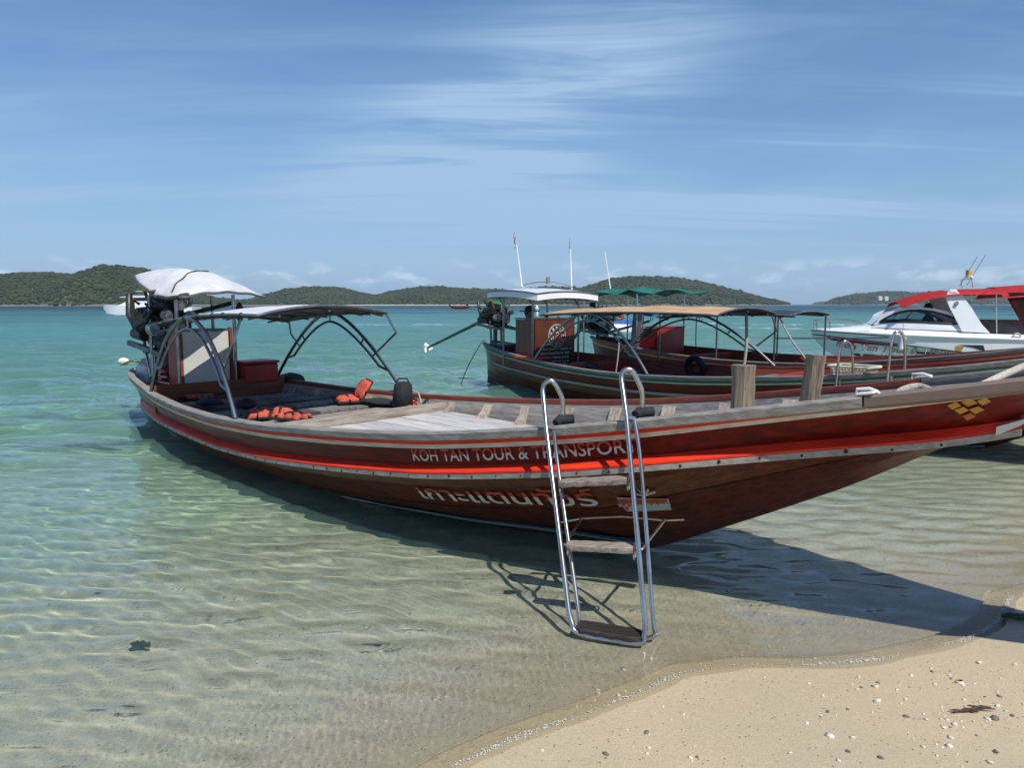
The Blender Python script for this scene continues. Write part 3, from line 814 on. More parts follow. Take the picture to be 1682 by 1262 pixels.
def hull_parts(B, root, P):
    """outer planking, rails and battens of a boat; P: materials and options"""
    SIDES = (1, -1)
    for sd in SIDES:
        mb = MB(); skin(B, mb, -8.85, 3.68, 0.0, 1.0, sd, 110, 5)
        mb.build('strake', P['upper'], root, True, 60, label='flared top strake')
        edges = [1.0, 1.2, 1.42, 1.66, 2.0]
        for k, (a, b_) in enumerate(zip(edges[:-1], edges[1:])):
            mb = MB()
            strip(B, mb, -8.83, 3.66, a, b_ - 0.009, sd, (0.0, -0.004, -0.001, -0.005)[k], -0.03, 100)
            mb.build('strake', P['lower'], root, True, 50)
        # bottom paint and its line
        bt = P.get('boot')
        if bt:
            mb = MB(); rows = []
            for t in lin(-8.6, bt[0], 60):
                qa = float(bt[1](t))
                rows.append([B.surf(t, q, sd, 0.005) for q in lin(min(qa, 1.97), 1.995, 4)])
            mb.sheet(rows); mb.build('bottom_paint', P['boot_mat'], root, True, 60)
            mb = MB(); rings = []
            for t in lin(-8.6, bt[0] + 0.06, 70):
                qa = min(float(bt[1](t)), 1.95); d = bt[2]
                rings.append([B.surf(t, qa - d, sd, 0.002), B.surf(t, qa - d, sd, 0.008), B.surf(t, qa, sd, 0.008), B.surf(t, qa, sd, 0.002)])
            mb.loft(rings, True, True); mb.build('waterline_stripe', P['boot_line'], root)
            if bt[3]:
                mb = MB(); rings = []
                for t in lin(-2.2, bt[0] + 0.08, 40):
                    qa = min(float(bt[1](t)), 1.95) - bt[2]; d = bt[3] * (t + 2.2) / 2.2
                    rings.append([B.surf(t, qa - d, sd, 0.002), B.surf(t, qa - d, sd, 0.0065), B.surf(t, qa - 0.002, sd, 0.0065), B.surf(t, qa - 0.002, sd, 0.002)])
                mb.loft(rings, True, True); mb.build('waterline_stripe', M['blue'], root, label='blue paint line above the waterline stripe')
        # gunwale
        for (t0, t1, mt) in P['gunwale'][0 if sd == 1 else 1]:
            mb = MB(); rings = []
            for t in lin(t0, t1, max(10, int((t1 - t0) * 14))):
                w, h = float(B.w(t)), float(B.h(t))
                wd = min(0.075, w * 1.2)
                rings.append([B.P(t, sd * v, z) for v, z in ((w + .028, h + .004), (w + .02, h + .016), (w - wd + .02, h + .016), (w - wd + .012, h - .01), (w - wd + .02, h - .055), (w + .022, h - .036))])
            mb.loft(rings, True, True); mb.build('gunwale', mt, root, True, 35)
        for (t0, t1, q0, q1, out, mt, nm) in P['battens']:
            mb = MB(); strip(B, mb, t0, t1, q0, q1, sd, out)
            mb.build(nm, mt, root, True, 35)
        # rubbing strake
        if P.get('rub'):
            t0, t1, mtop, mface = P['rub']
            mb = MB(); rings = []; rings2 = []
            for t in lin(t0, t1, 110):
                k = min(1.0, (t - t0) / 0.6 + 0.15) * min(1.0, (t1 - t) / 0.35 + 0.12)
                a = B.surf(t, 0.97, sd, 0.0); o1 = B.surf(t, 1.0, sd, 0.0)
                n = Vector((0, -sd, 0))
                e = 0.060 * k
                p1 = Vector((a.x, o1.y, o1.z)) + n * e + Vector((0, 0, -0.040))
                rings.append([a - n * .012, a + n * .004, p1 + Vector((0, 0, .010)), p1, o1 - n * .02 + Vector((0, 0, -0.012))])
                p2 = p1 + Vector((0, 0, -0.0025))
                rings2.append([p2 - n * .03, p2 - n * .002, p2 + Vector((0, 0, -.032)) - n * .004, p2 + Vector((0, 0, -.032)) - n * .045])
            mb.loft(rings, True, True); rb = mb.build('rubbing_strake', mtop, root, True, 35)
            mb = MB(); mb.loft(rings2, True, True); fc = mb.build('strake_face', mface, rb, True, 35)
            bb = MB(); bb.ball((0, 0, 0), (0.009, 0.006, 0.009), 7, 4); bmesh_ = None
            if sd == 1:
                first = None
                for i in range(4, 108, 2):
                    p = (rings2[i][1] + rings2[i][2]) / 2 + Vector((0, 0, random.uniform(-.006, .006)))
                    if first is None:
                        first = bb.build('bolt', M['black'], rb, True); first.location = p
                    else:
                        instance(first.data, 'bolt', rb, p, (0, 0, 0), (random.uniform(.6, 1.25),) * 3)


def arch(B, root, side, t0, t1, top, lean=0.0, mt=None, n=26, r=0.021, sub=True):
    """a double bent tube standing on the gunwale"""
    mt = mt or M['steeldark']
    def pt(u, inset):
        t = t0 + (t1 - t0) * u
        tt = t0 + inset * 1.1 + (t1 - t0 - 2.2 * inset) * u
        hb = float(B.h(t)) + .02
        f = 1 - abs(2 * u - 1) ** 1.75
        z = hb + (top - inset - hb) * f
        w0 = float(B.w(t0 if u < .5 else t1)) - 0.02
        wt = float(B.w((t0 + t1) / 2)) - 0.10
        v = w0 + (wt - w0) * f - lean * f
        return B.P(tt, side * v, z)
    mb = MB(); mb.tube([pt(u, 0) for u in lin(0, 1, n)], r)
    o = mb.build('canopy_arch', mt, root, True)
    if sub:
        mb = MB(); us = lin(0.10, 0.92, n)
        path = [pt(us[0], 0)] + [pt(u, 0.11) for u in us[1:-1]] + [pt(us[-1], 0)]
        mb.tube(path, r * .72); mb.build('inner_tube', mt, o, True)
        for u in (0.24, 0.5, 0.76):
            mb = MB(); mb.tube([pt(u, 0), pt(u, 0.11)], r * .55, 6); mb.build('brace', mt, o, True)
    return o


def canopy(B, root, t0, t1, z0, z1, hw, crown, mt, under, skew=0.0, th=0.022, fringe=False, sag=0.03, nt=22, nv=15):
    """an arched awning with its ribs; skew shifts the far side along the boat"""
    def pt(i, j, d=0):
        a, b_ = i / (nt - 1), j / (nv - 1) * 2 - 1
        rr = 1 - 0.06 * (abs(2 * a - 1) ** 6)
        z = z0 + (z1 - z0) * a + crown * (1 - b_ * b_) - sag * (2 * a - 1) ** 2 * 1.4 + 0.006 * math.sin(a * 25) * (1 - b_ * b_)
        return B.P(t0 + (t1 - t0) * a + skew * (b_ * -1 + 0) * .5, -b_ * hw * rr, z - d)
    mb = MB()
    top = [[pt(i, j) for j in range(nv)] for i in range(nt)]
    mb.cur = 0; mb.sheet(top)
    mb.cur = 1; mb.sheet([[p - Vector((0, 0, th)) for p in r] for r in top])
    if th > .05:
        mb.cur = 0
        for L1 in ([top[i][0] for i in range(nt)], [top[i][-1] for i in range(nt)], top[0], top[-1]):
            mb.sheet([L1, [p - Vector((0, 0, th)) for p in L1]])
    mb.cur = 2
    edge = [(0, j) for j in range(nv)] + [(i, nv - 1) for i in range(1, nt)] + [(nt - 1, j) for j in range(nv - 2, -1, -1)] + [(i, 0) for i in range(nt - 2, 0, -1)]
    loop = [top[i][j] for i, j in edge]
    mb.tube(loop + [loop[0]], 0.014, 6, False)
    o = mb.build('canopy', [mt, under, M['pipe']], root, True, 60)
    for k in range(6):
        i = int((k + 0.5) * nt / 6)
        mb = MB(); mb.tube([pt(i, j, th + .012) for j in range(nv)], 0.011, 6)
        mb.build('rib', M['pipe'], o, True)
    for j in (2, nv // 2, nv - 3):
        mb = MB(); mb.tube([pt(i, j, th + .03) for i in range(nt)], 0.011, 6)
        mb.build('stringer', M['pipe'], o, True)
    return o, pt


def engine(B, root, t, z, mats, s=1.0, v=0.0, tail=None, handle=None, seed=1):
    """truck motor on a swivel frame: block, heads, pulleys, pipes, hoses"""
    R = random.Random(seed)
    def q(x, y, zz): return B.P(t + x * s, v - y * s, z + zz * s)
    mb = MB(); mb.box(q(0, 0, 0), (.66 * s, .30 * s, .26 * s), (0, 0.12, 0), 1, .03); e = mb.build('engine', mats[0], root, True)
    def sub(name, mt, f):
        mb = MB(); f(mb); return mb.build(name, mt, e, True)
    sub('cylinder_head', mats[1], lambda m: m.box(q(.02, 0, .2), (.56 * s, .2 * s, .14 * s), (0, .12, 0), .9, .02))
    sub('valve_cover', mats[2], lambda m: m.box(q(.03, 0, .3), (.5 * s, .15 * s, .07 * s), (0, .12, 0), .85, .02))
    sub('gearbox', mats[3], lambda m: m.tube([q(-.36, 0, -.02), q(-.45, 0, -.05), q(-.62, 0, -.1)], [.17 * s, .14 * s, .09 * s], 14))
    for (x, y, zz, r) in ((.36, -.02, -.05, .10), (.37, .12, .10, .065), (.37, -.12, .12, .055), (.36, .02, .22, .05)):
        sub('pulley', M['alloy'], lambda m: (m.disc(q(x, y, zz), (1, 0, 0), r * s, .05 * s), m.disc(q(x + .01, y, zz), (1, 0, 0), r * .55 * s, .07 * s)))
    for i in range(4):
        x = -.2 + i * .135
        sub('exhaust_pipe', mats[1], lambda m: m.tube([q(x, -.1, .18), q(x, -.2, .17), q(x - .03, -.24, .08), q(-.15, -.25, .0)], .028 * s, 8))
        sub('intake_pipe', M['alloy'], lambda m: m.tube([q(x, .1, .2), q(x, .19, .23), q(x + .02, .2, .33)], .026 * s, 8))
        sub('injector', M['alloy'], lambda m: m.tube([q(x, 0, .33), q(x + .01, .01, .42)], .016 * s, 6))
    sub('alternator', M['alloy'], lambda m: m.tube([q(.2, -.2, -.02), q(.34, -.2, -.02)], .075 * s, 14))
    sub('starter_motor', M['iron'], lambda m: m.tube([q(-.3, -.2, -.08), q(-.05, -.2, -.1)], .06 * s, 12))
    sub('filter', mats[4], lambda m: m.tube([q(-.16, -.08, .36), q(-.16, -.08, .47)], [.075 * s, .07 * s], 14))
    sub('oil_pan', M['iron'], lambda m: m.box(q(.02, 0, -.17), (.5 * s, .22 * s, .1 * s), (0, .1, 0), 1, .02))
    for i in range(9):
        a = [R.uniform(-.36, .36), R.choice([-.18, .18, -.12]), R.uniform(-.1, .36)]; b_ = [a[0] + R.uniform(-.25, .25), a[1] + R.uniform(-.08, .08), a[2] + R.uniform(-.2, .1)]
        m_ = [(a[0] + b_[0]) / 2, a[1] * 1.35, max(a[2], b_[2]) + .05]
        sub('hose', R.choice([M['black'], M['iron'], M['black'], M['rust']]), lambda m: m.tube([q(*a), q(*m_), q(*b_)], R.uniform(.010, .02) * s, 6))
    sub('exhaust_stack', M['iron'], lambda m: m.tube([q(-.18, -.24, .0), q(-.34, -.24, .12), q(-.42, -.2, .34)], .035 * s, 9))
    sub('cradle', M['pipe'], lambda m: (m.box(q(-.05, -.19, -.24), (1.0 * s, .045 * s, .05 * s), (0, .1, 0)), m.box(q(-.05, .19, -.24), (1.0 * s, .045 * s, .05 * s), (0, .1, 0)), m.box(q(-.05, 0, -.26), (.09 * s, .42 * s, .05 * s), (0, .1, 0))))
    zb = float(B.h(t)) - .05
    sub('swivel_post', M['pipe'], lambda m: m.tube([q(-.05, 0, -.26), B.P(t - .05, v, zb - .2)], .05 * s, 10))
    if tail:
        (tx, tv, tz) = tail
        a, b_ = q(-.55, 0, -.12), B.P(tx, tv, tz)
        mb = MB(); mb.tube([a, a + (b_ - a) * .5, b_], [.042 * s, .038 * s, .032 * s], 10)
        sh = mb.build('tail_shaft', M['pipe'] if not handle else material('tail_paint', (0.035, 0.07, 0.065), .5, scale=8), root, True)
        mb = MB(); d = (b_ - a).normalized()
        for k in range(3):
            u = d.orthogonal().normalized(); u = Matrix.Rotation(k * 2 * PI / 3, 3, d) @ u
            mb.box(b_ + d * .02 + u * .07, (.02, .085, .13), (d.to_track_quat('X', 'Z') @ Matrix.Rotation(k * 2 * PI / 3, 3, 'X').to_quaternion()).to_euler(), .8)
        mb.ball(b_ + d * .03, .035)
        mb.build('propeller', M['plasticwhite'], sh, True)
    if handle:
        (hx, hv, hz) = handle
        mb = MB(); mb.tube([q(.3, .05, -.22), B.P(hx, hv, hz)], .028 * s, 8); mb.build('tiller_bar', M['steeldark'], root, True)
    return e


def letters(B, text, size, t0, q, mt, name, root, out=0.008, two=False, thai=False, t1=None, slope=None, shear=0.0):
    """flat painted lettering laid on the near side of the hull, from t0 forward; q may be a pair (start, end)"""
    cu = bpy.data.curves.new(name, 'FONT'); cu.body = text; cu.size = 1.0; cu.resolution_u = 3; cu.shear = shear; cu.offset = .012
    ob = bpy.data.objects.new(name, cu); COL.objects.link(ob)
    bpy.context.view_layer.update()
    me = bpy.data.meshes.new_from_object(ob.evaluated_get(bpy.context.evaluated_depsgraph_get()))
    bpy.data.objects.remove(ob); bpy.data.curves.remove(cu)
    bm = bmesh.new(); bm.from_mesh(me)
    bmesh.ops.triangulate(bm, faces=bm.faces)
    es = [e for e in bm.edges if e.calc_length() > .5]
    bmesh.ops.subdivide_edges(bm, edges=es, cuts=2)
    bmesh.ops.triangulate(bm, faces=bm.faces)
    xs = [v.co.x for v in bm.verts]; x0, xw = min(xs), max(xs) - min(xs)
    kx = (t1 - t0) / xw if t1 else size
    lay = []
    for v in bm.verts:
        a, b_ = v.co.x - x0, v.co.y
        t = t0 + a * kx
        qq = q if not isinstance(q, tuple) else q[0] + (q[1] - q[0]) * a / xw
        d = .02
        pu, pl = B.surf(t, qq - d), B.surf(t, qq + d)
        dq = 2 * d / max(1e-4, (pu - pl).length)
        lay.append(b_)
        v.co = B.surf(t, qq - b_ * size * dq, 1, out)
    bm.to_mesh(me); bm.free()
    me.materials.clear(); me.materials.append(mt)
    if two:
        me.attributes.new('letter_height', 'FLOAT', 'POINT').data.foreach_set('value', np.array(lay, np.float32) / .72)
    o = bpy.data.objects.new(name, me); COL.objects.link(o); o.parent = root
    return o


def boat_root(B, name, label, group):
    o = thing(name, label, 'boat', (B.x, B.y, 0), B.rz, group)
    return o


GB = 'long-tail boats lying at the beach'
B1 = Boat(0.930, 4.493, 43.5)
boat1 = boat_root(B1, 'longtail_boat', 'nearest wooden long-tail boat with bright red rubbing strake and white stern awning', GB)
boot_q = curve([-8.6, -6, -4, -2, -1, -.3, .2], [1.62, 1.60, 1.58, 1.60, 1.66, 1.80, 1.93], .3)
hull_parts(B1, boat1, dict(
    upper=M['hullred'], lower=M['hull'],
    boot=(-.05, boot_q, .030, .05), boot_mat=M['green'], boot_line=M['white'],
    gunwale=([(-8.85, 1.39, M['railgrey']), (1.40, 3.68, M['railbrown'])], [(-8.85, 1.36, M['railred']), (1.37, 3.68, M['railgrey'])]),
    battens=[(-8.8, 1.39, lambda t: .17 - .09 * ease(t), lambda t: .28 - .15 * ease(t), .016, M['red'], 'red_batten'), (-8.8, 3.6, lambda t: .285 - .15 * ease(t), lambda t: .43 - .18 * ease(t), .011, M['white'], 'white_batten'), (1.40, 3.6, .05, lambda t: .28 - .155 * ease(t), .010, M['railbrown'], 'gunwale_board')],
    rub=(-7.8, 1.92, M['red'], M['metalstrip'])))


def inner_side(B, root, t0, t1, zf, mt, n=60):
    for sd in (1, -1):
        for k in range(2):
            mb = MB(); rings = []
            for t in lin(t0, t1, n):
                za, zb = float(B.h(t)) - .03, zf(t) - .02
                top, bot = za + (zb - za) * (k * .5), za + (zb - za) * (k * .5 + .49)
                rings.append([B.P(t, sd * (B.inside(t, zz) + dv), zz) for zz, dv in ((top, 0), (bot, 0), (bot, .022), (top, .022))])
            mb.loft(rings, True, True); mb.build('inner_plank', mt, root, True, 40)


def floor_planks(B, root, t0, t1, zf, mt, n, nm, gap=.006, th=.03):
    """fore-and-aft boards"""
    for k in range(n):
        mb = MB(); rings = []
        jit = random.uniform(-.004, .004)
        for t in lin(t0, t1, 40):
            w = B.inside(t, zf(t)) - .004
            a, b_ = -w + 2 * w * k / n + gap / 2, -w + 2 * w * (k + 1) / n - gap / 2
            if b_ - a < .01: b_ = a + .01
            rings.append([B.P(t, v, z) for v, z in ((a, zf(t) + jit), (b_, zf(t) + jit), (b_, zf(t) - th), (a, zf(t) - th))])
        mb.loft(rings, True, True); mb.build(nm, mt, root)


deck_z = lambda t: max(.475, float(B1.h(t)) - .33, float(B1.zk(t)) + .10)
mid_z = lambda t: .28
inner_side(B1, boat1, -3.25, 3.5, deck_z, M['woodlong'])
inner_side(B1, boat1, -8.6, -3.27, mid_z, M['woodlong'])
floor_planks(B1, boat1, -3.25, 2.3, deck_z, M['deck'], 7, 'deck_plank')
floor_planks(B1, boat1, -6.1, -3.27, mid_z, M['darkwood'], 8, 'floor_board')
# rib ends standing along the inner side
first = None
for sd in (-1, 1):
    for t in [-6.0, -5.5, -5.0, -4.55, -4.1, -3.62, -3.15, -2.62, -2.1, -1.55, -1.0, -.45, .08, .6, 1.1]:
        zb = (deck_z(t) if t > -3.26 else mid_z(t)); za = float(B1.h(t)) - .045
        mb = MB(); rings = []
        wd = .05 + random.uniform(-.008, .012); lean = random.uniform(-.015, .02)
        for f, d, wv in ((0, .02, 1.15), (.6, .05, 1.0), (1, .115, .85)):
            z = za + (zb - za) * f
            v0 = B1.inside(t, z)
            rings.append([B1.P(t + a * wv + lean * f, sd * v, z) for a, v in ((-wd, v0 - .002), (wd, v0 - .002), (wd * .9, v0 - d), (-wd * .9, v0 - d))])
        mb.loft(rings, True, True); mb.build('rib_end', M['block'], boat1)
# cross beam and thwarts
def cross_beam(t, z, dt, dz, mt, nm, B=B1, root=boat1, mag=1.0, skew=0.0):
    w = B.inside(t, z) * mag
    mb = MB(); mb.loft([[B.P(t + a + skew * f, f * w, zz) for a, zz in ((-dt / 2, z), (dt / 2, z), (dt / 2, z - dz), (-dt / 2, z - dz))] for f in lin(-1, 1, 9)], True, True)
    return mb.build(nm, mt, root)
cross_beam(-3.30, .56, .075, .13, M['wood'], 'cross_beam')
for k, t in enumerate((-3.86, -4.34, -4.82, -5.30, -5.78)):
    z = .47
    cross_beam(t + .155, z - .028, .03, .10, M['wood'] if k == 0 else M['darkwood'], 'thwart_riser')
    w = B1.inside(t, z); n = 9
    for j in range(n):
        a, b_ = -w + 2 * w * j / n, -w + 2 * w * (j + 1) / n
        mb = MB(); mb.box(B1.P(t, (a + b_) / 2, z - .012 + random.uniform(-.003, .003)), (.30, (b_ - a) - .008, .024))
        mb.build('thwart_board', M['wood'] if k == 0 else random.choice([M['greyplank'], M['greyplank'], M['darkwood']]), boat1)
cross_beam(-6.22, .66, .035, .34, M['orange'], 'bulkhead')
# bow posts
for (px, top, bot, t, wd, tw, ln) in ((1222, 600, 676, .30, .125, .1, 0.0), (1341, 583, 660, .78, .098, -.25, -.055)):
    a = B1.px2tv(px, top, -.10); base = deck_z(a[0])
    c0, c1 = B1.P(a[0] + ln, .10 * -1, base), B1.P(a[0], .10 * -1, a[1])
    mb = MB(); rings = []
    for i, f in enumerate(lin(0, 1, 9)):
        k = wd / 2 * (1 + random.uniform(-.05, .05)) * (1.06 - .08 * f)
        p = c0 + (c1 - c0) * f
        ring = []
        for j in range(8):
            an = PI / 4 * j + PI / 8 + tw
            rr = k * 1.12 * (1 + random.uniform(-.04, .04))
            ring.append(p + Vector((math.cos(an) * rr, math.sin(an) * rr * 1.0, random.uniform(-.004, .004))))
        rings.append(ring)
    mb.loft(rings, True, True); mb.build('bow_post', M['post'], boat1, True, 28)
# white brackets where the gunwale boards are scarfed
for sd, t in ((1, 1.40), (-1, 1.37)):
    w, h = float(B1.w(t)), float(B1.h(t))
    mb = MB()
    mb.box(B1.P(t, sd * (w - .005), h + .024), (.075, .07, .012), (0, -.18, 0), 1, .004)
    mb.tube([B1.P(t - .05, sd * (w - .03), h + .01), B1.P(t - .05, sd * (w - .03), h + .035), B1.P(t + .0, sd * (w - .035), h + .042), B1.P(t + .035, sd * (w - .03), h + .032), B1.P(t + .045, sd * (w - .03), h + .02)], .008, 7)
    mb.build('fairlead', M['plasticwhite'], boat1, True)
# white end of the rubbing strake
mb = MB(); p0, p1 = B1.surf(1.84, 1.0), B1.surf(1.97, .95)
mb.loft([[p0 + Vector((0, -.040, -.012)), p0 + Vector((0, -.042, -.05)), p0 + Vector((0, 0, -.05)), p0 + Vector((0, 0, -.005))], [p1 + Vector((.02, -.03, .008)), p1 + Vector((.02, -.03, -.004)), p1 + Vector((.02, -.01, -.004)), p1 + Vector((.02, -.01, .008))]], True, True)
mb.build('strake_tip', M['plasticwhite'], boat1)
# stern deck, cabin, awning
mb = MB(); rows = []
for t in lin(-8.75, -7.05, 14):
    w = min(float(B1.w(t)) - .03, .8); h = float(B1.h(t))
    rows.append([B1.P(t, v * w, h + .02 + .14 * (1 - v * v) ** .6) for v in lin(-1, .55, 11)])
mb.sheet(rows, .03); mb.build('stern_deck', M['redbox'], boat1, True, 50)
for k, t in enumerate((-8.0, -7.6, -7.2)):
    cross_beam(t, .52, .06, .03, M['wood'], 'stern_slat')
for t0_, v0_ in ((-6.42, .56), (-6.92, .50)):
    pass
mb = MB(); mb.box(B1.P(-6.40, .12, .93), (.035, .57, .68), (0, 0, 0), 1, .008); pn = mb.build('cabin_front', M['panel'], boat1)
for v in (.40, -.165):
    mb = MB(); mb.box(B1.P(-6.62, v, .90), (.40, .03, .74)); mb.build('cabin_side', M['redbox'], boat1)
    mb = MB(); mb.box(B1.P(-6.405, v + (.032 if v > 0 else -.032), .93), (.06, .035, .76)); mb.build('corner_post', M['orange'], boat1)
mb = MB(); mb.box(B1.P(-6.62, .12, 1.282), (.48, .64, .02)); mb.build('cabin_top', M['pipe'], boat1)
for (t, v) in ((-6.36, .47), (-6.36, -.235), (-7.35, .42), (-7.35, -.40)):
    mb = MB(); mb.tube([B1.P(t, v, .55), B1.P(t, v, 1.72)], .022, 8); mb.build('awning_post', M['steeldark'], boat1, True)
ctrl = [[(-6.60, .60, 1.70), (-8.35, .18, 2.02), (-8.35, -.6, 1.78)],
        [(-6.22, .62, 1.685), (-6.85, .05, 2.03), (-7.3, -.66, 1.80)],
        [(-5.86, .60, 1.69), (-6.08, -.05, 1.755), (-6.42, -.72, 1.70)]]
def lag(u, a, b_, c_): return a * 2 * (u - .5) * (u - 1) - b_ * 4 * u * (u - 1) + c_ * 2 * u * (u - .5)
rows = []
for i in range(27):
    u = i / 26; r = []
    for j in range(27):
        k = j / 26
        col3 = [[lag(u, *(ctrl[a][b_][c_] for a in range(3))) for b_ in range(3)] for c_ in range(3)]
        P_ = [lag(k, *col3[c_]) for c_ in range(3)]
        cr = abs(math.sin(u * PI * 2)) * .035 * math.sin(k * PI)
        r.append(B1.P(P_[0], P_[1], P_[2] - .03 * math.sin(u * PI * 2) ** 2 * math.sin(k * PI) + cr + .006 * math.sin(k * 23 + u * 9)))
    rows.append(r)
mb = MB(); mb.sheet(rows, .006); aw = mb.build('stern_awning', M['canvas'], boat1, True, 70)
mb = MB(); mb.tube([p - Vector((0, 0, .012)) for p in [r[0] for r in rows]], .016, 7); mb.build('awning_rail', M['pipe'], aw, True)
mb = MB(); mb.tube([p - Vector((0, 0, .012)) for p in rows[0]], .016, 7); mb.build('awning_rail', M['pipe'], aw, True)
mb = MB(); mb.tube([p - Vector((0, 0, .012)) for p in rows[26]], .016, 7); mb.build('awning_rail', M['pipe'], aw, True)
for j_, i_ in ((1, 2), (26, 25), (1, 25)):
    mb = MB(); mb.box(rows[i_][j_] + Vector((0, 0, .004)), (.06, .10, .035), (.2, .1, 0), 1, .008); mb.build('corner_patch', M['twig'], aw, True)
for k_ in range(14):
    p_ = rows[2 + int(k_ * 1.75)][0]
    mb = MB(); mb.torus(p_ - Vector((0, 0, .012)), (1, .2, 0), .021, .005, 9, 5); mb.build('lashing', M['black'], aw, True)
mb = MB(); mb.tube([rows[15][j] + Vector((.02 * math.sin(j * 1.3), 0, .006)) for j in range(1, 17)], .009, 5); mb.build('seam', M['twig'], aw, True)
engine(B1, boat1, -7.55, 1.31, (M['iron'], M['iron'], M['iron'], M['rust'], M['yellow']), 1.25, v=.16, tail=(-11.2, -3.3, -.25), seed=4)
for (a, b_) in (((-7.7, .32, .62), (-8.15, .24, 1.18)), ((-7.45, .35, .62), (-7.75, .22, 1.12)), ((-8.0, -.3, .62), (-8.0, -.2, 1.14))):
    mb = MB(); mb.tube([B1.P(*a), B1.P(*b_)], .022, 8); mb.build('engine_strut', M['steel'], boat1, True)
mb = MB(); mb.tube([B1.P(-7.55, .1, 1.42), B1.P(-6.95, -.1, 1.52), B1.P(-6.6, -.35, 1.62)], .028, 8); mb.build('tiller_bar', M['iron'], boat1, True)
mb = MB(); mb.ball(B1.P(-6.58, -.42, 1.50), (.07, .05, .13)); mb.build('tiller_grip', M['black'], boat1, True)
# passenger awning on its two arches
arch(B1, boat1, 1, -6.15, -3.50, 1.47)
arch(B1, boat1, -1, -6.42, -4.05, 1.50)
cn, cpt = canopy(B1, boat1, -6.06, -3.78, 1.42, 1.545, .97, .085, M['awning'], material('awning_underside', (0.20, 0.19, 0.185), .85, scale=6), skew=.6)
for sd, pts in ((-1, ((-6.3, -.96, 1.40), (-6.36, -1.02, 1.20), (-6.08, -.98, 1.05))), (-1, ((-4.15, -.96, 1.50), (-4.1, -1.06, 1.28), (-4.60, -1.08, .98))), (1, ((-3.8, .9, 1.50), (-3.78, 1.0, 1.25), (-3.95, 1.02, 1.02)))):
    mb = MB(); mb.tube([B1.P(*p) for p in pts], .013, 7); mb.build('awning_stay', M['steeldark'], boat1, True)
for k_ in range(16):
    p_ = cpt(1 + int(k_ * 1.3), 14 if k_ % 2 else 0)
    mb = MB(); mb.torus(p_, (1, 0, 0), .019, .0045, 9, 5); mb.build('lashing', M['black'], cn, True)
# writing and marks on the side
ta, qa = B1.px2surf(681, 757, .3, 1); tb, qb = B1.px2surf(1050, 748, .3, 1)
letters(B1, 'KOH TAN TOUR & TRANSPORT', .115, ta, (.83, .83), M['letter2'], 'lettering', boat1, two=True, t1=tb)
ta, qa = B1.px2surf(694, 813, 1, 2); tb, qb = B1.px2surf(984, 825, 1, 2)
letters(B1, 'เกาะแตนทัวร์', .215, ta, (qa + .02, qb + .02), M['letter2'], 'lettering', boat1, two=True, t1=tb)


def decal(B, pxs, mt, name, root, out=.007, lo=0.0, hi=2.0, n=5, parent=None):
    """a painted patch on the near side, outlined by pixels (4 corners)"""
    c4 = [B.px2surf(x, y, lo, hi) for x, y in pxs]
    rows = []
    for i in range(n):
        u = i / (n - 1); r = []
        for j in range(n):
            k = j / (n - 1)
            a = [(c4[0][d] * (1 - k) + c4[1][d] * k) * (1 - u) + (c4[3][d] * (1 - k) + c4[2][d] * k) * u for d in (0, 1)]
            r.append(B.surf(a[0], a[1], 1, out))
        rows.append(r)
    mb = MB(); mb.sheet(rows)
    return mb.build(name, mt, parent or root)


em = decal(B1, [(1012, 817), (1098, 818), (1103, 836), (1030, 838)], M['letterwhite'], 'island_emblem', boat1, .006, 1, 2)
decal(B1, [(1014, 818), (1095, 820), (1100, 834), (1030, 836)], M['letterred'], 'emblem_field', boat1, .0075, 1, 2, parent=em)
decal(B1, [(1034, 829), (1101, 826), (1102, 835), (1032, 837)], M['cyan'], 'emblem_wave', boat1, .009, 1, 2, parent=em)
ta, qa = B1.px2surf(1018, 831, 1, 2); tb, qb = B1.px2surf(1098, 828, 1, 2)
letters(B1, 'KOH TAN', .05, ta, (qa, qb), M['letterwhite'], 'emblem_lettering', em, out=.0105, t1=tb)
for (x, y) in ((1043, 806), (1049, 802), (1058, 800), (1067, 803), (1072, 809), (1078, 807), (1046, 811)):
    decal(B1, [(1057, 812), (x - 3, y - 1.5), (x, y + .5), (1060, 813)], M['letterwhite'], 'emblem_frond', boat1, .008, 1, 2, 3, parent=em)
decal(B1, [(1056, 812), (1060, 812), (1062, 819), (1056, 819)], M['letterwhite'], 'emblem_trunk', boat1, .0085, 1, 2, 3, parent=em)
for (x, y, mt) in ((1573, 665, 'gold'), (1590, 658, 'gold'), (1616, 657, 'gold'), (1578, 672, 'gold'), (1604, 671, 'gold'), (1592, 682, 'golddark')):
    pass
for (x, y, a, mt) in ((1568, 665, 13, 'gold'), (1593, 660, 14, 'gold'), (1617, 658, 13, 'gold'), (1580, 673, 13, 'gold'), (1605, 672, 14, 'gold'), (1592, 683, 12, 'golddark')):
    decal(B1, [(x - a, y - 1), (x + 2, y - 6.5), (x + a - 2, y), (x - 4, y + 6.5)], M[mt], 'painted_diamond', boat1, .006, 0, 1, 4)

# ------------------------------------------------------------------ boarding ladder at the near side
def hullw(B, t, v, z): return np.array(B.W(t, v, z))


lad = thing('boarding_ladder', 'stainless steel boarding ladder with three wooden steps leaning on the red-striped boat', 'ladder', tuple(ground(1000, 1045, 0.0)))
LO = Vector(lad.location)
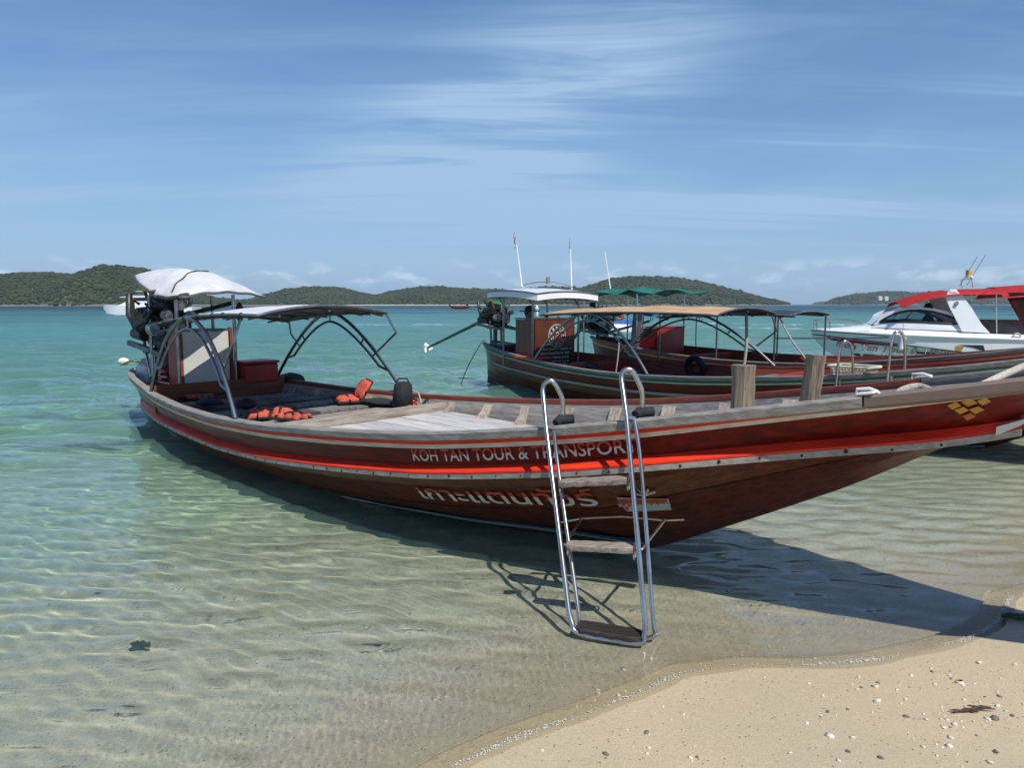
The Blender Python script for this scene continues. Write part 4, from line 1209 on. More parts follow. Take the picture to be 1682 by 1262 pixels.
# feet on the sand, tops at the gunwale
FL, FR = Vector(ground(937, 1036, .02)), Vector(ground(1064, 1057, .02))
def on_gunwale(px, py):
    t = -.3
    for _ in range(20):
        t, z = B1.px2tv(px, py, float(B1.w(t)) + .055)
    return Vector(B1.W(t, float(B1.w(t)) + .055, z)), t
(TL, tL), (TR, tR) = on_gunwale(897, 700), on_gunwale(1029, 684)
side = (FR - FL).normalized()
upv = ((TL + TR) / 2 - (FL + FR) / 2).normalized()
back = upv.cross(side).normalized()
if back.y < 0: back = -back
def rel(p): return Vector(p) - LO
# front frame: two stiles and the rung at the foot, one bent tube
RB = .055
foot = [FL + upv * .09, FL + upv * .035 + side * .012, FL + side * .05 - upv * .01, FR - side * .05 - upv * .01, FR + upv * .035 - side * .012, FR + upv * .09]
def hook(T, t):
    ins = B1.W(t, float(B1.w(t)) - .09, float(B1.h(t)) + .035)
    a = T + upv * .12
    topz = T + upv * .23
    c_ = Vector(ins) + Vector((0, 0, .10))
    mid = (topz + c_) / 2 + Vector((0, 0, .055))
    return [T, a, topz - (topz - a) * .15, (topz * .7 + mid * .3) + Vector((0, 0, .022)), mid + Vector((0, 0, .02)), (c_ * .7 + mid * .3) + Vector((0, 0, .025)), c_, Vector(ins)]
def smooth_path(P, n=6):
    out = []
    P = [Vector(p) for p in P]
    for i in range(len(P) - 1):
        p0, p1, p2, p3 = P[max(i - 1, 0)], P[i], P[i + 1], P[min(i + 2, len(P) - 1)]
        for k in range(n):
            u = k / n
            out.append(.5 * ((2 * p1) + (-p0 + p2) * u + (2 * p0 - 5 * p1 + 4 * p2 - p3) * u * u + (-p0 + 3 * p1 - 3 * p2 + p3) * u ** 3))
    out.append(P[-1]); return out
hl, hr = hook(TL, tL), hook(TR, tR)
path = smooth_path([*reversed(hl)], 5)[:-1] + [TL * (1 - f) + foot[0] * f for f in lin(0, 1, 8)][:-1] + smooth_path(foot, 4)[:-1] + [foot[-1] * (1 - f) + TR * f for f in lin(0, 1, 8)][:-1] + smooth_path(hr, 5)
mb = MB(); mb.tube([rel(p) for p in path], .0132, 12); fr_ = mb.build('front_frame', M['steel'], lad, True, 70)
# rear pair of tubes
bo = back * .075
for T, Fo, sg in ((TL, FL, 1), (TR, FR, -1)):
    p = [T + bo * .5 + side * .034, T + bo * .8 + side * .034 - upv * .25, Fo + bo + side * .03 + upv * .13, Fo + bo + side * .03 + upv * .04, Fo + bo * .9 + side * sg * .06 + upv * .005]
    mb = MB(); mb.tube([rel(q) for q in smooth_path(p, 5)], .011, 10); mb.build('rear_tube', M['steel'], lad, True, 70)
    mb = MB(); mb.tube([rel(T - side * .004), rel(T + bo * .5 + side * .036)], .0125, 10); mb.build('top_link', M['steel'], lad, True)
for (h_, t) in ((hl, tL), (hr, tR)):
    e = h_[-1]; d = (h_[-2] - e).normalized()
    m0 = h_[0] + bo * .55
    mb = MB(); mb.tube([rel(e + Vector((0, 0, .012)) + Vector((.06, .0, 0))), rel(e + Vector((-.02, -.01, .008))), rel((e + m0) / 2 + Vector((0, 0, .006)))], [.026, .03, .022], 10)
    mb.build('foam_grip', M['blackcloth'], lad, True)
# steps
L_ = (TL - FL).length
for f, mt, dz in ((.0, 'stepwet', .0), (.395, 'step', 0), (.705, 'step', 0)):
    a = FL + (TL - FL) * f; b_ = FR + (TR - FR) * f
    a, b_ = a + side * .03 + bo * .45, b_ - side * .03 + bo * .45
    if f == 0: a, b_ = a + upv * .022, b_ + upv * .022
    hor = Vector((back.x, back.y, 0)).normalized()
    n = 12; rings = []
    dep_ = .085 if f else .11
    for i in range(n + 1):
        c_ = a + (b_ - a) * i / n
        w0 = dep_ / 2 * (1 + .05 * math.sin(i * 2.1)) * (.72 if i in (0, n) else 1)
        up_ = Vector((0, 0, 1)); th = .0165
        rings.append([rel(c_ + hor * s1 * w0 * s2 + up_ * zz + up_ * random.uniform(-.0012, .0012)) for s1, s2, zz in ((-1, .93, -th), (-1, 1, -th * .4), (-1, .98, th * .6), (-1, .86, th), (1, .86, th), (1, .98, th * .6), (1, 1, -th * .4), (1, .93, -th))])
    mb = MB(); mb.loft(rings, True, True)
    st = mb.build('step', M[mt], lad, True, 30, label={'stepwet': 'dark wet bottom step'}.get(mt))
    if f:
        for e in (a, b_):
            mb = MB(); mb.torus(rel(e + bo * .35 - Vector((0, 0, .03))), side, .022, .005, 14, 6); mb.build('ring', M['steel'], st, True)
# folding stand-off behind the middle step
m1, m2 = FL + (TL - FL) * .40 + bo * 1.2, FR + (TR - FR) * .40 + bo * 1.2
o1, o2 = m1 + back * .30 + Vector((0, 0, .19)) + side * .02, m2 + back * .30 + Vector((0, 0, .20)) + side * .07
mb = MB(); mb.tube([rel(m1 - upv * .0), rel(o1)], .009, 8); mb.build('stand_off', M['steel'], lad, True)
mb = MB(); mb.tube([rel(m2 - upv * .0), rel(o2)], .009, 8); mb.build('stand_off', M['steel'], lad, True)
mb = MB(); rows = [[rel(o1 - side * .12 - Vector((0, 0, .035)) + back * .0), rel(o1 + Vector((0, 0, .0))), rel((o1 + o2) / 2 + Vector((0, 0, .016))), rel(o2), rel(o2 + side * .10 + Vector((0, 0, .015)))]]
rows.append([p + back * .05 + Vector((0, 0, .006)) for p in rows[0]])
mb.sheet(rows, .008); mb.build('bearing_plate', M['steel'], lad)

# ------------------------------------------------------------------ things lying in the nearest boat
def box_thing(name, label, cat, t, v, z, size, mt, rz=0.0, bev=.015, lid=None, B=B1, group=None):
    p = B.W(t, v, z)
    o = thing(name, label, cat, p, B.rz + rz, group)
    mb = MB(); mb.box((0, 0, size[2] / 2), size, (0, 0, 0), 1, bev); mb.build('body', mt, o, True, 35)
    if lid:
        mb = MB(); mb.box((0, 0, size[2] + lid / 2 + .002), (size[0] + .03, size[1] + .03, lid), (0, 0, 0), 1, .01); mb.build('lid', mt, o, True, 35)
    return o


box_thing('storage_box', 'red fibreglass storage box standing right of the white cabin panel', 'box', -6.36, -.50, .60, (.36, .44, .24), M['redbox'], lid=.035)


def jerrycan(label, t, v, z, s, rz):
    o = thing('jerrycan', label, 'jerrycan', B1.W(t, v, z), B1.rz + rz, 'white jerrycans in the stern')
    mb = MB(); mb.box((0, 0, s[2] * .45), (s[0], s[1], s[2] * .9), (0, 0, 0), .97, .03); mb.build('body', M['plasticwhite'], o, True, 30)
    mb = MB(); mb.box((0, 0, s[2] * .92), (s[0] * .8, s[1] * .75, s[2] * .09), (0, 0, 0), .8, .015); mb.build('shoulder', M['plasticwhite'], o, True, 50)
    mb = MB(); mb.tube([(-s[0] * .3, 0, s[2] * .93), (-s[0] * .25, 0, s[2] * 1.08), (s[0] * .12, 0, s[2] * 1.08), (s[0] * .18, 0, s[2] * .93)], .014, 7); mb.build('handle', M['plasticwhite'], o, True)
    mb = MB(); mb.disc((s[0] * .32, 0, s[2] * 1.0), (0, 0, 1), .032, .05, 12); mb.build('cap', M['black'], o, True, 50)


for lab, px, py, z, sz, rz in (('taller white jerrycan with black cap at the stern of the nearest boat', 247, 634, .44, (.24, .26, .36), .3), ('lower white jerrycan between the taller one and the white cabin panel', 283, 630, .50, (.24, .28, .24), .1)):
    p_ = B1.M.inverted() @ Vector(ground(px, py, z))
    jerrycan(lab, p_.x, -p_.y, z, sz, rz)


def jacket(label, B, t, v, z, rz, mt, fold=0.0, n=4, size=(.50, .34), tilt=(0, 0), heap=0.0, seed=0):
    """a foam life vest: ribbed panels on a dark cloth backing, with straps and buckle"""
    R = random.Random(seed)
    o = thing('life_vest', label, 'life vest', B.W(t, v, z), B.rz + rz, 'life vests lying on the thwarts')
    o.rotation_euler = (tilt[0], tilt[1], B.rz + rz)
    L, Wd = size
    def lift(x, y): return heap * (math.sin(x * 9 + seed) * .5 + math.cos(y * 11 + seed * 2) * .5)
    def fz(x, y):
        if fold and x > 0: return x * math.sin(fold), x * math.cos(fold)
        return 0.0, x
    rows = []
    for i in range(9):
        x = -L / 2 + L * i / 8; r = []
        for j in range(7):
            y = -Wd / 2 + Wd * j / 6
            dz_, xx = fz(x, y)
            r.append((xx, y, dz_ + lift(x, y) + .012))
        rows.append(r)
    mb = MB(); mb.sheet(rows, .02); mb.build('backing', M['blackcloth'], o, True, 60)
    for half in (-1, 1):
        for k in range(n):
            c = -Wd / 2 + Wd * (k + .5) / n; hw = Wd / n * .35
            rings = []
            x0, x1 = (-L / 2 + .02, -.018) if half < 0 else (.018, L / 2 - .02)
            for i in range(7):
                x = x0 + (x1 - x0) * i / 6; e = .55 if i in (0, 6) else 1
                dz_, xx = fz(x, c)
                nx, nz = (-math.sin(fold), math.cos(fold)) if (fold and x > 0) else (0, 1)
                b0 = lift(x, c) + .014
                h_ = .042 * e * (1 + R.uniform(-.1, .1))
                rings.append([(xx + nx * hh, c + ww * e, dz_ + b0 + nz * hh) for ww, hh in ((-hw, 0), (-hw, h_ * .6), (-hw * .6, h_), (hw * .6, h_), (hw, h_ * .6), (hw, 0))])
            mb = MB(); mb.loft(rings, True, True); mb.build('foam_panel', mt, o, True, 60)
    for k in (-.12, .1):
        dz_, xx = fz(k * L * 2, 0)
        mb = MB(); mb.tube([(xx, -Wd / 2 - .03, dz_ + .02), (xx, 0, dz_ + .065 + heap), (xx, Wd / 2 + .05, dz_ + .03)], .010, 6); mb.build('strap', M['black'], o, True)
    mb = MB(); mb.box((.02, Wd / 2 + .02, .04), (.05, .03, .015), (0, 0, 0), 1, .004); mb.build('buckle', M['black'], o)
    return o


def at_px(B, px, py, z):
    X = ground(px, py, z); a = B.M.inverted() @ Vector(X)
    return a.x / B.L, -a.y


def vest(label, px, py, z, rz, mt, **k):
    t, v = at_px(B1, px, py, z)
    return jacket(label, B1, t, v, z, rz, mt, **k)


vest('red life vest leaning upright in an L against the far side of the boat', 588, 657, .50, 1.15, M['vestred'], fold=1.0, size=(.52, .42), seed=1)
vest('bright orange life vest crumpled at the near gunwale under the awning', 445, 684, .485, 1.0, M['vest'], heap=.035, size=(.46, .30), seed=2)
vest('small orange life vest rolled up right beside the crumpled one', 484, 690, .485, 1.9, M['vest'], n=3, heap=.02, size=(.26, .28), seed=3)
vest('orange and black striped life vest behind the near awning leg', 318, 653, .485, .2, M['vest'], heap=.015, size=(.44, .34), seed=4)
vest('pale orange life vest pushed under the cross beam by the black bag', 690, 669, .48, .4, M['vest'], heap=.03, size=(.40, .30), seed=5)
# dark bundles
def bundle(name, label, cat, px, py, z, size, mt, seed, B=B1, rz=0):
    t, v = at_px(B, px, py, z); R = random.Random(seed)
    o = MB(); n, m = 14, 9; rings = []
    ph = [R.uniform(0, 6) for _ in range(6)]
    for i in range(m + 1):
        a = -PI / 2 + PI * i / m
        ring = []
        for j in range(n):
            b_ = 2 * PI * j / n
            k = 1 + .16 * math.sin(2 * b_ + ph[0] + a) + .10 * math.sin(3 * b_ + ph[1] - 2 * a) + .06 * math.sin(5 * b_ + ph[2])
            sq = (abs(math.cos(b_)) ** 4 + abs(math.sin(b_)) ** 4) ** -.25
            ring.append((size[0] / 2 * math.cos(a) * math.cos(b_) * k * (.5 + .5 * sq) + (.001 if i in (0, m) else 0), size[1] / 2 * math.cos(a) * math.sin(b_) * k * (.5 + .5 * sq), size[2] * (.5 + .5 * math.sin(a) * (.85 + .15 * math.sin(b_ + ph[3])))))
        rings.append(ring)
    o.loft(rings, True, True)
    ob = o.build(name, mt, None, True, 80)
    ob.location = B.W(t, v, z); ob.rotation_euler = (0, 0, B.rz + rz)
    return tag(ob, label, cat)


t, v = at_px(B1, 662, 670, .48)
bg_ = thing('dry_bag', 'upright black dry bag at the foot of the far awning leg', 'bag', B1.W(t, v, .48), B1.rz)
mb = MB(); mb.box((0, 0, .14), (.16, .20, .28), (0, .06, .1), .86, .03); mb.build('body', M['blackcloth'], bg_, True, 50)
mb = MB(); mb.tube([(-.05, -.05, .27), (-.04, -.02, .32), (.04, .03, .32), (.05, .05, .27)], .009, 6); mb.build('carry_strap', M['black'], bg_, True)
bundle('cushion', 'flat black cushion between the red vest and the dry bag', 'cushion', 625, 664, .48, (.50, .36, .06), M['blackcloth'], 3)
bundle('wetsuit', 'grey and black wetsuit heaped behind the flat cushion', 'wetsuit', 645, 655, .48, (.34, .22, .10), M['blackcloth'], 5)
bundle('net_heap', 'dark heap of nets by the far rear awning leg', 'net', 474, 636, .485, (.50, .40, .20), M['blackcloth'], 7)
bundle('bag', 'small dark grey sack below the striped vest', 'bag', 345, 668, .485, (.34, .26, .10), M['navy'], 8)
bundle('bag', 'black folded bag beside the near awning leg', 'bag', 405, 674, .485, (.26, .22, .13), M['blackcloth'], 9)
t, v = at_px(B1, 372, 646, .49)
pl = MB(); pl.box((0, 0, .015), (.16, .95, .03), (0, 0, 0), 1, .006)
po = pl.build('paddle_board', M['navy']); po.location = B1.W(t, v, .485); po.rotation_euler = (0, 0, B1.rz + .12)
tag(po, 'narrow dark blue board lying across the thwarts behind the awning leg', 'board')


def rope(name, label, pts, r, mt, cat='rope', n=7, group=None):
    P = smooth_path(pts, 6); o0 = P[0]
    mb = MB(); mb.tube([p - o0 for p in P], r, n)
    o = mb.build(name, mt, None, True, 80); o.location = o0
    return tag(o, label, cat, group)


def hullpt(px, py, v, B=B1):
    t, z = B.px2tv(px, py, v); return Vector(B.W(t, v, z))


rope('mooring_rope', 'pale mooring rope arching over the bow deck by the white fairlead', [hullpt(1463, 660, .36), hullpt(1480, 642, .30), hullpt(1510, 635, .22), hullpt(1540, 648, .28), hullpt(1552, 656, .36)], .017, M['rope'])
rope('mooring_rope', 'long pale mooring rope running up to the tip of the bow', [hullpt(1598, 640, .34), hullpt(1625, 627, .22), hullpt(1660, 611, .08), hullpt(1700, 596, .0), hullpt(1780, 575, .0)], .017, M['rope'])
rope('lashing_rope', 'thin pale rope tied round the rib by the black dry bag', [hullpt(674, 641, -.95), hullpt(686, 645, -.98), hullpt(690, 655, -.95), hullpt(692, 663, -.85)], .008, M['rope'])
bo_ = thing('fender_float', 'white float hanging off the stern quarter of the nearest boat', 'float', hullpt(203, 594, .20))
mb = MB(); mb.ball((0, 0, 0), (.085, .06, .06)); mb.build('float_body', M['plasticwhite'], bo_, True)
mb = MB(); mb.tube([(.06, 0, -.01), (.13, .02, -.03), (.17, .06, -.02)], .008, 6); mb.build('line', M['ropeyellow'], bo_, True)
rope('stern_rope', 'yellow rope led over the stern rail below the white float', [hullpt(198, 600, .3), hullpt(213, 594, .28), hullpt(232, 596, .25), hullpt(252, 603, .2)], .012, M['ropeyellow'])
rope('coiled_rope', 'brown rope coil between the jerrycan and the cabin', [Vector(B1.W(-6.95 + .16 * math.cos(a), .36 + .12 * math.sin(a), .60 + .012 * a)) for a in lin(0, 12.5, 22)], .014, M['twig'])

# ------------------------------------------------------------------ second and third long-tail boat
B2 = Boat(5.236, 7.729, 50.5, 1.02, .014, 1.036, .175, .045)
boat2 = boat_root(B2, 'longtail_boat', 'dark wooden long-tail boat with tan awning and brown cabin carrying a round emblem', GB)
B3 = Boat(7.55, 9.10, 51.0, 1.02, .07, 1.0, .15, .21)
boat3 = boat_root(B3, 'longtail_boat', 'red long-tail boat with navy awning and red cabin, lying farthest from the beach ladder', GB)
for B, rt, up, bat in ((B2, boat2, M['hullred'], [(-8.8, 3.6, .30, .40, .010, M['mint'], 'mint_batten'), (-8.8, 3.6, .20, .295, .011, M['green'], 'green_batten'), (-8.2, 1.8, .97, 1.03, .028, M['metalstrip'], 'rubbing_strake')]),
                       (B3, boat3, M['hullred'], [(-8.8, 3.6, .12, .30, .012, M['red'], 'red_batten'), (-8.8, 3.6, .305, .40, .010, M['white'], 'white_batten'), (-8.2, 1.8, .93, 1.03, .030, M['metalstrip'], 'rubbing_strake')])):
    hull_parts(B, rt, dict(upper=up, lower=M['hull'], boot=(-.05, lambda t: min(1.955, float(boot_q(t)) + .16), .03, 0), boot_mat=M['green'], boot_line=M['mint'],
                           gunwale=([(-8.85, 3.68, M['railgrey'])], [(-8.85, 3.68, M['railred'])]), battens=bat))
    zfd = lambda t, B=B: max(.46, float(B.h(t)) - .34, float(B.zk(t)) + .10)
    inner_side(B, rt, -2.4, 3.4, zfd, M['railred'] if B is B2 else M['redworn'], 40)
    inner_side(B, rt, -8.6, -2.42, mid_z, M['railred'], 40)
    floor_planks(B, rt, -2.4, 2.3, zfd, M['orange'] if B is B2 else M['woodlong'], 6, 'deck_plank')
    floor_planks(B, rt, -8.3, -2.42, mid_z, M['darkwood'], 6, 'floor_board')
    for t in (-2.4, -5.9):
        cross_beam(t, float(B.h(t)) - .03, .06, .24, M['redworn'], 'cross_beam', B, rt)
    for t in (-3.2, -3.8, -4.4, -5.0, -5.5):
        cross_beam(t, .42, .28, .03, M['darkwood'], 'thwart_board', B, rt)
    for t in (-7.9, -7.3, -6.7):
        cross_beam(t, .52, .10, .03, M['wood'], 'stern_slat', B, rt)
tr = MB(); tr.box(B2.P(-2.55, .25, .60), (.26, 1.1, .035)); tr.build('teal_thwart', M['teal'], boat2)
tr = MB(); tr.box(B2.P(-8.35, .05, .80), (.45, .30, .03), (0, 0, 0)); tr.build('teal_hatch', M['teal'], boat2)
tr = MB(); tr.box(B2.P(-7.85, -.35, .78), (.30, .26, .10), (0, 0, 0), 1, .01); tr.build('red_hatch', M['red'], boat2)
tr = MB(); tr.box(B2.P(-6.75, .62, .66), (.55, .45, .03)); tr.build('red_locker_lid', M['red'], boat2)


def cabin(B, root, t, v, z0, z1, w, d, mt, side_mt):
    mb = MB(); mb.box(B.P(t, v, (z0 + z1) / 2), (.03, w, z1 - z0), (0, 0, 0), 1, .004); fr = mb.build('cabin_front', mt, root)
    for k in (-1, 1):
        mb = MB(); mb.box(B.P(t - d / 2 - .02, v + k * (w / 2 - .015), (z0 + z1) / 2), (d, .03, z1 - z0 - .01)); mb.build('cabin_side', side_mt, root)
    mb = MB(); mb.box(B.P(t - d / 2, v, z1 + .013), (d + .06, w + .04, .022)); mb.build('cabin_top', side_mt, root)
    return fr


tc_, vc_ = at_px(B2, 930, 598, .50)
tc_, vc_ = -6.75, .13
cf = cabin(B2, boat2, tc_, vc_ - .03, .56, 1.33, .98, .50, M['plywood'], M['plywood'])
mb = MB(); mb.box(B2.P(tc_ - .02, vc_ + .49, .94), (.05, .03, .78)); mb.build('corner_post', M['plywood'], boat2)
mb = MB(); mb.box(B2.P(tc_ + .018, vc_ - .03, .68), (.006, .90, .30)); mb.build('notice_board', M['letterblack'], boat2)
# round emblem: white ring, black ring with marks, red heart
ec = B2.P(tc_ + .02, vc_ - .06, 1.03)
for r0, d, mt, nm in ((.215, .006, 'letterwhite', 'emblem_rim'), (.195, .010, 'letterblack', 'emblem_ring'), (.115, .014, 'letterwhite', 'emblem_centre'), (.10, .018, 'redbox', 'emblem_heart')):
    mb = MB(); mb.disc(ec + Vector((d, 0, 0)), (1, 0, 0), r0, .006, 30); mb.build(nm, M[mt], cf, True, 40)
for k in range(11):
    a = 2 * PI * k / 11
    mb = MB(); mb.box(ec + Vector((.0165, math.cos(a) * .153, math.sin(a) * .153)), (.004, .05, .055 if k % 3 else .035), (a - PI / 2, 0, 0)); mb.build('emblem_mark', M['letterwhite'], cf)
mb = MB(); mb.tube(smooth_path([ec + Vector((.025, y, z)) for y, z in ((-.045, .045), (0, .06), (.04, .04), (0, .0), (-.045, -.035), (0, -.06), (.05, -.045))], 4), .012, 6); mb.build('emblem_figure', M['letterwhite'], cf, True)
R_ = random.Random(3)
for row, (z, h_) in enumerate(((.79, .03), (.715, .034), (.635, .036), (.565, .026))):
    y = -.42 + .08 * (row > 0)
    while y < .38:
        wv = R_.uniform(.02, .05)
        mb = MB(); mb.box(B2.P(tc_ + .0235, vc_ - .03, z) + Vector((0, -y - wv / 2, R_.uniform(-.003, .003))), (.003, wv * .8, h_ * R_.uniform(.6, 1)))
        mb.build('painted_stroke', M['letterwhite'], cf); y += wv * (1.0 if R_.random() < .8 else 1.8)
# steel posts and the little white roof over the helm
for (t, v) in ((tc_ + .05, .68), (tc_ + .05, -.45), (tc_ - .85, .60), (tc_ - .85, -.50)):
    mb = MB(); mb.tube([B2.P(t, v, .45), B2.P(t, v, 1.82)], .020, 8); mb.build('roof_post', M['steeldark'], boat2, True)
    mb = MB(); mb.tube([B2.P(t, v, 1.58), B2.P(t - .22, v, 1.80)], .013, 6); mb.build('roof_brace', M['steeldark'], boat2, True)
canopy(B2, boat2, tc_ - 1.15, tc_ + .25, 1.87, 1.82, .80, .05, M['gel'], M['plasticwhite'], th=.115, sag=.03)
hoop = MB(); hoop.tube(smooth_path([B2.P(tc_ - .30, v, z) for v, z in ((.62, 1.87), (.60, 1.94), (.2, 2.0), (-.2, 2.0), (-.6, 1.93), (-.62, 1.87))], 5), .012, 7); hoop.build('roof_hoop', M['steel'], boat2, True)
mb = MB(); mb.tube([B2.P(tc_ - .3, 0, 1.98), B2.P(tc_ - .3, 0, 2.10)], .035, 10); mb.build('lamp', M['alloy'], boat2, True)


def flagpole(B, root, a, b_, flag):
    mb = MB(); mb.tube([a, b_], [.014, .009], 7); p = mb.build('flagpole', M['gel'], root, True)
    if flag:
        d = (b_ - a).normalized(); w_ = .26
        for k, (mt, z0, z1) in enumerate((('flagred', 0, .04), ('flagwhite', .04, .08), ('flagblue', .08, .15), ('flagwhite', .15, .19), ('flagred', .19, .23))):
            rows = [[b_ + d * (.23 - z) + Vector((-.01, -w_ * u * .5, .02 * math.sin(u * 6) - .10 * u)) + Vector((w_ * u * .45, 0, 0)) for u in lin(0, 1, 7)] for z in (z0, z1)]
            mb = MB(); mb.sheet(rows); mb.build('flag', M[mt], p, True)
    return p


a_ = B2.P(tc_ - .3, .62, 1.88); flagpole(B2, boat2, a_, a_ + Vector((-.16, .0, .80)), True)
a_ = B2.P(tc_ - .3, -.62, 1.88); flagpole(B2, boat2, a_, a_ + Vector((-.10, .05, .78)), True)
# awning, arches
arch(B2, boat2, 1, -6.45, -3.75, 1.46); arch(B2, boat2, -1, -6.15, -3.2, 1.46)
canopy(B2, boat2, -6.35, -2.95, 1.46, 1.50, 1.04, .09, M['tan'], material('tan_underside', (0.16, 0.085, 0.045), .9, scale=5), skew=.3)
for pts in (((-3.15, -.95, 1.46), (-3.1, -1.03, 1.2), (-3.45, -1.08, .95)), ((-3.5, -1.0, 1.42), (-3.3, -.98, 1.46)), ((-4.0, .98, 1.44), (-3.98, 1.02, 1.2), (-4.2, 1.05, .98))):
    mb = MB(); mb.tube([B2.P(*p) for p in pts], .014, 7); mb.build('awning_stay', M['steeldark'], boat2, True)
for k in range(12):
    p = B2.P(-6.0 + k * .27, .99, 1.40)
    mb = MB(); mb.torus(p, (0, 1, 0), .022, .005, 10, 5, 0, 5); mb.build('awning_lacing', M['black'], boat2, True)
engine(B2, boat2, -8.55, 1.36, (M['iron'], M['iron'], M['greeneng'], M['iron'], M['greeneng']), .88, tail=(-12.2, -.74, .52), handle=(-6.9, -.1, .98), seed=9)
for pts in (((-8.45, .22, .82), (-8.6, .12, 1.25)), ((-8.25, .12, .82), (-8.35, .05, 1.2))):
    mb = MB(); mb.tube([B2.P(*p) for p in pts], .022, 8); mb.build('engine_strut', material('bare_timber', (.33, .26, .20), .8, scale=9), boat2, True)
# bow ladder handles of the second boat
for px in (1372, 1456):
    p0 = hullpt(px, 624 if px < 1400 else 618, float(B2.w(-1.5)) + .02, B2)
    t, v = at_px(B2, px, 624 if px < 1400 else 618, p0.z)
    q0 = B2.P(t, v, p0.z); hh_ = .43 if px < 1400 else .47
    P_ = smooth_path([q0 + Vector(d) for d in ((0, 0, -.35), (.02, .01, .22), (.035, .02, hh_ - .06), (.06, .05, hh_), (.10, .12, hh_ - .05), (.11, .16, .2), (.11, .17, .02))], 5)
    mb = MB(); mb.tube(P_, .015, 9); mb.build('ladder_handle', M['steel'], boat2, True)
    mb = MB(); mb.tube([q0 + Vector((.03, .05, .0)), q0 + Vector((.05, .05, -.30))], .013, 8); mb.build('ladder_tube', M['steel'], boat2, True)
# third boat: red cabin, green helm cloth, navy awning, mast
cabin(B3, boat3, -6.75, .0, .40, 1.13, .86, .45, M['redbox'], M['redbox'])
mb = MB(); mb.box(B3.P(-7.15, .60, .90), (.13, .13, 1.2), (0, .10, 0)); mb.build('helm_post', M['pipe'], boat3)
rows = [[B3.P(-8.7 + .30 * i + .15 * (j - 3) * .2, (3 - j) * .34, 1.80 + .05 * i / 7 + .10 * math.cos((j - 3) * .55) * math.sin(PI * (i + .8) / 8) + .05 * math.sin(i * 2.3 + j * 1.7)) for j in range(7)] for i in range(8)]
mb = MB(); mb.sheet(rows, .006); mb.build('helm_cloth', M['greencloth'], boat3, True, 70)
for (t, v) in ((-8.5, .7), (-8.5, -.7), (-7.0, .75), (-7.0, -.75)):
    mb = MB(); mb.tube([B3.P(t, v, .5), B3.P(t, v, 1.82)], .018, 7); mb.build('cloth_post', M['steel'], boat3, True)
flagpole(B3, boat3, B3.P(-8.1, .3, 1.85), B3.P(-8.1, .3, 1.85) + Vector((-.2, 0, .88)), False)
canopy(B3, boat3, -6.5, -3.85, 1.40, 1.46, 1.0, .06, M['navy'], M['navy'], skew=.3)
for (t, v) in ((-3.95, .92), (-4.05, -.92), (-5.0, .98), (-6.3, .9), (-5.0, -.98)):
    mb = MB(); mb.tube([B3.P(t, v, .5), B3.P(t, v, 1.42)], .017, 7); mb.build('awning_post', M['steeldark'], boat3, True)
engine(B3, boat3, -8.7, 1.20, (M['iron'], M['alloy'], M['iron'], M['iron'], M['black']), .95, tail=(-12.0, -1.4, -.3), handle=(-7.2, .1, 1.26), seed=12)
ta, qa = B3.px2surf(1537, 607, .2, 1); tb, qb = B3.px2surf(1655, 598, .2, 1)
letters(B3, 'Chok Issada', .20, ta, (.86, .86), M['letterwhite'], 'lettering', boat3, t1=tb, shear=.25)
ta, qa = B3.px2surf(1671, 592, .2, 1)
letters(B3, '83', .085, ta, .62, M['letterwhite'], 'number', boat3)
letters(B3, '00', .085, ta, .92, M['letterwhite'], 'number', boat3)
rows_ = None
# tyres used as fenders, ropes, basket
def tyre(label, p, axis, R=.155):
    o = thing('tyre_fender', label, 'tyre', p, 0, 'old tyres hung as fenders')
    mb = MB(); mb.torus((0, 0, 0), axis, R, R * .36, 22, 9); mb.build('tyre', M['black'], o, True)
    mb = MB(); mb.torus((0, 0, 0), axis, R * .72, R * .10, 22, 6); mb.build('inner_bead', M['iron'], o, True)
    return o
tyre('black tyre leaning inside the far gunwale behind the tan awning', B2.W(-4.5, -.98, .55), (B2.M.to_3x3() @ Vector((0, 1, .25))))
tyre('black tyre lying just inside the near gunwale below the red cabin', B2.W(-5.15, .78, .50), (B2.M.to_3x3() @ Vector((0, 1, .5))))
tyre('small dark tyre beside the brown cabin with the emblem', B2.W(-6.2, .72, .48), (B2.M.to_3x3() @ Vector((0, 1, .3))), .13)
rope('hanging_rope', 'thin dark rope hanging from the tan awning down to the tyre', [Vector(B2.W(-4.5, -.98, 1.42)), Vector(B2.W(-4.5, -.98, 1.0)), Vector(B2.W(-4.48, -.98, .78))], .008, M['black'])
rope('hanging_rope', 'pale knotted rope hanging from the near awning arch in front of the red cabin', [Vector(B2.W(-4.42, 1.0, 1.12)), Vector(B2.W(-4.44, 1.0, .85)), Vector(B2.W(-4.5, .98, .56))], .011, M['rope'])
rope('hanging_rope', 'pale twisted rope hanging from the awning edge at its bow end', [Vector(B2.W(-3.35, -.6, 1.45)), Vector(B2.W(-3.33, -.6, 1.0)), Vector(B2.W(-3.36, -.58, .55))], .024, M['rope'])
rope('tie_rope', 'taut rope running from the navy awning to the white speedboat', [Vector(B3.W(-5.0, -.9, .95)), Vector(B3.W(-3.4, -2.0, 1.0)), Vector(at_depth(1332, 543, 18.0))], .010, M['black'])
rope('tie_rope', 'pale rope stretched from the navy awning corner down to the gunwale', [Vector(B3.W(-3.9, .92, 1.42)), Vector(B3.W(-3.65, .95, 1.05)), Vector(B3.W(-3.4, .95, .75))], .013, M['rope'])
rope('stern_line', 'thin dark line dropping from the stern of the dark boat into the water', [Vector(B2.W(-8.75, .25, .82)), Vector(B2.W(-8.85, .5, .35)), Vector(B2.W(-8.95, .65, -.1))], .009, M['black'])
tb_, vb_ = at_px(B2, 1402, 624, .60)
